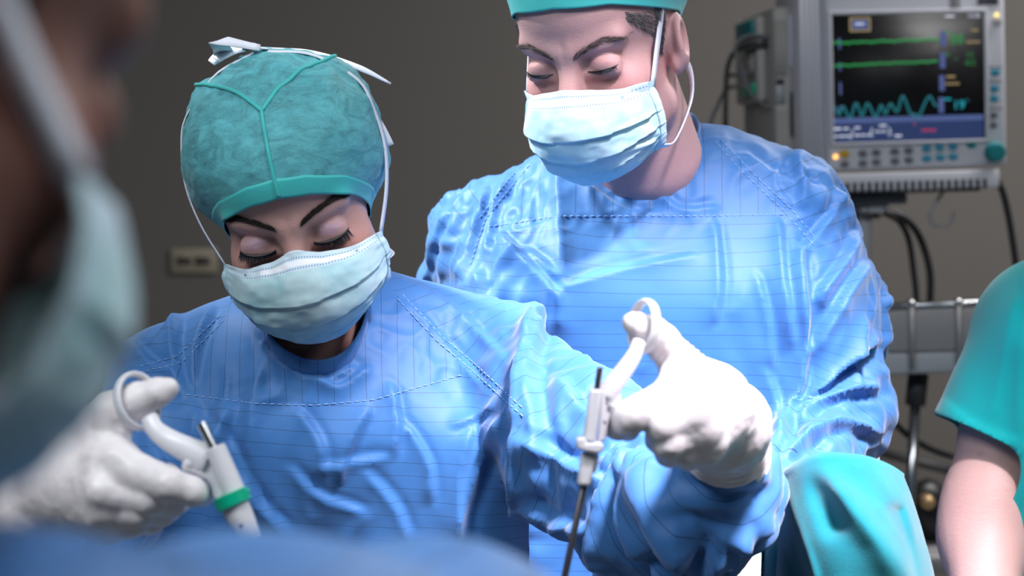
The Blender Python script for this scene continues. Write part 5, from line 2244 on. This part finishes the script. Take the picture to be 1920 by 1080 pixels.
# right instrument, grey collar, black shaft
dJ = 1.395
ins2 = thing('grasper_instrument', U(1100, 900, dJ), 'white plastic grasper with long thin black shaft in the brightly lit hand', 'instrument')
rc = U(1207, 612, 1.428)
ring_loop(rc, np.array([1.0, 0.55, -0.22]), 0.0170, 0.0019, 0.0040, M['white_plastic'], ins2, UP)
arm = spline([U(1198, 640, 1.418), U(1190, 664, 1.412), U(1170, 695, 1.405), U(1145, 728, 1.40), U(1128, 752, 1.40)], 24)
MB().tube(arm, np.interp(np.linspace(0, 1, 24), [0, .3, .6, 1], [.0046, .0056, .0068, .0080]).tolist(), 14, flat=0.75, nrm=-FW).build('handle_arm', M['white_plastic'], ins2)
body2 = plate([(1128, 735), (1150, 712), (1166, 700), (1164, 740), (1166, 756), (1150, 768), (1142, 790), (1136, 826), (1120, 832)], dJ - .002, 0.010, 'handle_body', M['white_plastic'], ins2, 0.002, tilt=lambda x, y: (x - 1128) * 0.00018)
for (x, y, r_) in ((1140, 745, .0022), (1144, 762, .0018), (1133, 790, .0018)):
    MB().lathe([(r_, 0), (r_, 0.0010), (r_ * .6, 0.0016)], 12, Matrix.Translation(Vector(U(x, y, dJ))) @ Vector((0, 0, 1)).rotation_difference(Vector(-FW)).to_matrix().to_4x4()).build('boss', M['grey_plastic'], body2)
plate([(1107, 730), (1129, 731), (1118, 830), (1093, 826)], dJ - .012, 0.014, 'barrel', M['white_plastic'], ins2, 0.002)
plate([(1080, 822), (1097, 820), (1099, 831), (1128, 830), (1134, 838), (1126, 852), (1100, 848), (1082, 842)], dJ - .015, 0.020, 'collar_ring', M['white_plastic'], ins2, 0.002)
plate([(1090, 848), (1119, 851), (1107, 913), (1082, 911)], dJ - .010, 0.012, 'nozzle', M['white_plastic'], ins2, 0.0025)
plate([(1112, 850), (1124, 853), (1118, 884), (1108, 892)], dJ - .004, 0.006, 'cam', M['grey_plastic'], ins2, 0.001)
s0, s1_ = U(1095, 908, dJ - .005), U(1058, 1085, dJ + .02)
sd = (s1_ - s0) / np.linalg.norm(s1_ - s0)
MB().tube([s0, s0 + sd * 0.26], .0025, 14).build('shaft', M['shaft'], ins2)
MB().tube([U(1126, 688, dJ - .004), U(1125, 692, dJ - .004), U(1118, 740, dJ - .005)], [.0020, .0024, .0024], 12).build('electrode_pin', M['steel'], ins2, auto=50)

# ------------------------------------------------------------------ teal cloth over a raised support
DD = 1.62


def drape():
    nu, nv = 160, 120
    # rows from the ridge down: outline of the near face in pixels
    u = np.linspace(0, 1, nu)
    top = spline([(1464, 905), (1492, 877), (1530, 858), (1570, 852), (1618, 855), (1660, 870), (1692, 892)], nu)
    bot = spline([(1452, 1180), (1500, 1190), (1560, 1195), (1620, 1195), (1680, 1190), (1730, 1180), (1768, 1170)], nu)
    G = np.zeros((nv + 1, nu, 3))
    for j in range(nv + 1):
        t = j / nv
        px = top[:, 0] * (1 - t) + bot[:, 0] * t + (t - t * t) * np.interp(u, [0, .5, 1], [-8, 0, 34])
        py = top[:, 1] * (1 - t) + bot[:, 1] * t
        # belly towards the camera, deeper at the edges
        e = np.abs(u - 0.5) * 2
        d = DD + 0.05 * e ** 2.2 - 0.055 * np.sin(min(t * 1.6, 1) * math.pi / 2) * (1 - e ** 3)
        # main diagonal ridge from the top to lower right, hollow on its left, smaller pleats
        def dist(poly):
            return seg_dist(px, py, poly)
        q, s = dist([(1545, 880), (1590, 940), (1650, 1010), (1720, 1100), (1760, 1170)])
        w_ = 14 + 30 * t
        d -= (0.016 + .012 * t) * np.exp(-(q / (w_ * 1.15)) ** 2) * sstep(0.02, 0.22, t)
        q, s = dist([(1528, 890), (1540, 940), (1560, 985)])
        d += 0.010 * np.exp(-(q / 22) ** 2) * sstep(0.04, .2, t)
        q, s = dist([(1470, 905), (1492, 980), (1525, 1080), (1540, 1180)])
        d -= 0.007 * np.exp(-(q / 11) ** 2) * sstep(0, .1, t)
        q2 = np.where(s < 0, 0, q)
        q, s = dist([(1450, 930), (1475, 1000), (1500, 1100), (1510, 1180)])
        d += 0.016 * np.exp(-(q / 20) ** 2) * sstep(0, .1, t)
        q, s = dist([(1692, 890), (1700, 960), (1725, 1050), (1745, 1170)])
        d -= 0.006 * np.exp(-(q / 10) ** 2) * sstep(0.02, .12, t)
        q, s = dist([(1680, 960), (1700, 1020), (1730, 1100), (1750, 1170)])
        d += 0.012 * np.exp(-(q / 14) ** 2) * sstep(0.1, .3, t)
        for i in range(nu):
            G[j, i] = U(px[i], py[i], d[i])
    # skirt to the floor
    rows = [G[j] for j in range(nv + 1)]
    base = G[-1]
    cxy = base.mean(0)
    for z in (0.95, 0.7, 0.4, 0.1, 0.012):
        r = base.copy()
        f = 1 + 0.10 * (base[:, 2].mean() - z)
        r[:, 0] = cxy[0] + (base[:, 0] - cxy[0]) * f
        r[:, 1] = cxy[1] + (base[:, 1] - cxy[1]) * f - 0.02
        r[:, 2] = z
        rows.append(r)
    # crest rolls over and the far side falls to the floor
    back = []
    crest = G[0]
    for (dy, dz) in ((0.02, 0.002), (0.045, -0.004), (0.07, -0.02), (0.085, -0.08), (0.09, -0.3), (0.09, -0.8)):
        r = crest.copy()
        r[:, 1] += dy
        r[:, 2] += dz
        r[:, 0] += (r[:, 0] - crest[:, 0].mean()) * 0.15
        back.append(r)
    r = back[-1].copy()
    r[:, 2] = 0.012
    back.append(r)
    A = np.array(back[::-1] + rows)
    n = A.shape[0]
    A[1:-1] = A[1:-1]
    V = A.reshape(-1, 3)
    F = np.array([(i * nu + k, i * nu + k + 1, (i + 1) * nu + k + 1, (i + 1) * nu + k) for i in range(n - 1) for k in range(nu - 1)])
    V = lap_smooth(V, F, 6, 0.5, np.repeat(np.array([1.0 if 0 < i < n - 1 else 0 for i in range(n)]), nu))
    N = vnormals(V, F)
    V = V + N * (vnoise(V * 22, 5) * 0.0016 + vnoise(V * 55, 6) * 0.0005)[:, None]
    o = mobj('surgical_drape', V, F, M['drape'])
    m = o.modifiers.new('thick', 'SOLIDIFY')
    m.thickness = 0.0015
    m.offset = 0
    return tag(o, 'teal felt-like cloth draped over a raised support at the lower right', 'drape')


drape()

# ------------------------------------------------------------------ person in green scrubs at the right edge
DS = 2.08
gr = thing('person', (U(2010, 900, DS)[0], U(2010, 900, DS)[1], 0), 'person in turquoise short-sleeved scrubs with bare arm at the right edge', 'person')
SA = [J(1950, 640, DS, 95), J(1888, 810, DS, 76), J(1856, 940, DS - .02, 78), J(1846, 1010, DS - .03, 76), J(1850, 1180, DS - .12, 54), J(1850, 1290, DS - .2, 38)]
S_hand = [(U(1852, 1300, DS - .21), .02), (U(1858, 1370, DS - .26), .026)]


def s_body(P):
    d = chain(P, SA, .03)
    d = smin(d, chain(P, S_hand, .02), .02)
    for k, (dx, l) in enumerate(((-34, 60), (-12, 78), (12, 82), (34, 66))):
        a = U(1858 + dx, 1385, DS - .27)
        d = smin(d, chain(P, [(a, .0095), (U(1858 + dx * 1.1, 1385 + l, DS - .30), .0085), (U(1858 + dx * 1.1, 1385 + l * 1.5, DS - .29), .007)], .004), .007)
    d = smin(d, chain(P, [(U(1830, 1340, DS - .24), .012), (U(1800, 1390, DS - .27), .010), (U(1792, 1430, DS - .28), .008)], .004), .01)
    d = smin(d, cap(P, U(1965, 610, DS + .02), U(2070, 570, DS + .05), .055, .06), .04)
    d = smin(d, cap(P, U(2085, 560, DS + .05), U(2090, 400, DS + .03), .05, .05), .03)
    d = smin(d, ell(P, U(2095, 230, DS + .02), (.075, .095, .115)), .03)
    return d


V, F = surf(s_body, (U(1700, 0, DS)[0], 1.55, .62), (U(2260, 0, DS)[0], 2.32, 2.0), 0.006)
V = lap_smooth(V, F, 2)
so = mobj('body', V, F, M['skin_s'], gr, sub=1)
at = so.data.attributes.new('tint', 'FLOAT_COLOR', 'POINT')
px, py, dd = project(V)
c4 = np.ones((len(V), 4))
mole = np.exp(-(((px - 1841) / 4) ** 2 + ((py - 852) / 4) ** 2) ** 2)
c4[:, :3] *= (1 - 0.25 * mole[:, None])
at.data.foreach_set('color', c4.astype(np.float32).ravel())
S_SL = [(U(1972, 610, DS + .01), .062), (U(1915, 730, DS), .064), (U(1852, 850, DS - .005), .070)]


def s_top(P):
    d = chain(P, S_SL, .03)
    d = smin(d, rbox(P, U(2125, 1000, DS + .03), (.085, .035, .20), .085), .022)
    d = smin(d, cap(P, U(1978, 612, DS + .02), U(2080, 580, DS + .05), .062, .070), .04)
    e = (np.asarray(S_SL[2][0]) - S_SL[1][0])
    e /= np.linalg.norm(e)
    return d


eh = U(1835, 838, DS - .005)
ea = np.array(U(1800, 900, DS)) - np.array(U(1850, 795, DS))
ea = ea / np.linalg.norm(ea)


def s_hole(V):
    slv = chain(V, S_SL) < rbox(V, U(2125, 1000, DS + .03), (.085, .035, .20), .085)
    cut = ((V - U(1840, 822, DS)) @ ea > 0) & slv
    neck = ell(V, U(2088, 480, DS + .04), (.07, .08, .07)) < 0
    return cut | neck | (V[:, 2] < .98)


def s_grow(C, D):
    return 1.015 + 0.03 * np.abs(D[:, 0])


to, TX, TF = make_gown(gr, s_top, (U(1690, 0, DS)[0], 1.85, .95), (U(2400, 0, DS)[0], 2.30, 1.75), 0.005, lambda C: np.zeros(len(C), int), lambda P, r: np.zeros((len(P), 2)), s_grow, s_hole, M['scrub'],
                       [([(1905, 560), (1885, 680), (1860, 800)], .0022, 16, 'v'), ([(1918, 620), (1914, 740), (1917, 850)], .003, 14, 'v'), ([(1775, 752), (1830, 795), (1915, 828)], -.0012, 3, 's')],
                       name='scrub_top', iters=60, seed=24, kb=.12, kp=.03, amp=.001)
m_ = to.modifiers.new('thick', 'SOLIDIFY')
m_.thickness = 0.002
m_.offset = -1
lower_body(gr, U(2085, 900, DS + .03)[0], U(2085, 900, DS + .03)[1], 1.02, .165, .12, M['scrub'], 0.85)

FSIDE = 1
# ------------------------------------------------------------------ surgeon in the near left foreground, seen from behind
FH = Head((0, 0, 0), rot(149, 0, 24), True)
FT = U(146, 335, 0.50) - FH.R @ np.array([FSIDE * .066, .048, -.034])
FH.T = FT
fr = thing('person', (FT[0] - .17, FT[1] - .06, 0), 'blurred masked person in the near left foreground facing away', 'person')
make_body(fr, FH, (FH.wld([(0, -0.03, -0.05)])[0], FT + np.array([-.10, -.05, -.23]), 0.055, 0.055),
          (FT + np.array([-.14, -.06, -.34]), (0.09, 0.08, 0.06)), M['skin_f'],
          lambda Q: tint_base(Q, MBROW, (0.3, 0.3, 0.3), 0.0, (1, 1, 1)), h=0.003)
fcap, f_on = make_cap(FH, fr, [(0.0, 0.056), (0.6, 0.044), (1.0, 0.030), (1.5, 0.020), (2.0, 0.006), (math.pi, -0.03)], (0.0880, 0.108, 0.100), (0, -0.014, 0.034), 2.3, 0.35, seed=18, band=0.15, nt=72, ne=32, hair=(M['hair_dark'], 0.6))
FNET = [[tuple(np.array(p) * np.array([1.04, 1.05, 1.0]) + np.array([0, 0, 0])) for p in row] for row in MNET]
fmask, FG, FN = make_mask(FH, fr, FNET, [(0.45, 0.003, 0, 0, .1)], 31, nu=40, nv=36)
for s in (0, 1):
    col = 0 if s == 0 else -1
    sx = 1 if FG[0, col, 0] > 0 else -1
    p0 = FG[0, col]
    pp = off_head(FH, [(sx * .078, .012, -.006), (sx * .078, -.030, .022)], 0.003)
    up1 = f_on([(sx * .95, -.15, .45), (sx * .80, -.30, .80), (sx * .3, -.35, 1.0)], 0.002)
    tie(FH, fmask, [p0] + list(pp) + list(up1), 0.009)
    p1 = FG[-1, col]
    tie(FH, fmask, [p1, (sx * .076, -.005, -.085), (sx * .066, -.05, -.06), (0, -.10, -.045)], 0.010)
rng = random.Random(31)
pts = [(0.08, rng.uniform(-.012, .030) + .002, rng.uniform(-.012, .045)) for _ in range(260)]
P = off_head(FH, pts, -.0003)
N = FH.nrm(P)
D = np.tile([0, -.4, -.9], (len(P), 1)) - N * (np.tile([0, -.4, -.9], (len(P), 1)) * N).sum(1)[:, None]
hair_strands(FH.wld(P), D @ FH.R.T, [.014] * len(P), .0005, N @ FH.R.T, M['hair_dark'], fr, 'sideburn', rng)
FS = [(FT + np.array([-.16, -.12, -.290]), .070), (U(-20, 1425, .56), .060), (U(480, 1345, .66), .056), (U(820, 1285, .74), .050), (U(1060, 1315, .80), .043)]
FS2 = [(FT + np.array([-.13, .08, -.31]), .06), (U(-420, 1500, .95), .055), (U(-60, 1700, 1.05), .045)]


def f_gown(P):
    d = rbox(P, FT + np.array([-.17, -.06, -.58]), (.07, .05, .20), .085)
    d = smin(d, chain(P, FS, .03), .03)
    d = smin(d, chain(P, FS2, .03), .03)
    d = smin(d, cap(P, FT + np.array([-.18, -.14, -.290]), FT + np.array([-.13, .07, -.31]), .06, .06), .04)
    return d


fg_, FX, FF = make_gown(fr, f_gown, (-.62, .18, .78), (.12, 1.15, 1.52), 0.008, lambda C: np.zeros(len(C), int), lambda P, r: np.stack([P[:, 2] / .0125, P[:, 0]], 1),
                        lambda C, D: np.full(len(C), 1.03), lambda V: (V[:, 2] < .82) | (ell(V, FT + np.array([-.10, -.04, -.23]), (.06, .07, .05)) < 0), M['gown'], iters=60, seed=44, kb=.1)
lower_body(fr, FT[0] - .17, FT[1] - .06, .86, .15, .13, M['gown'])
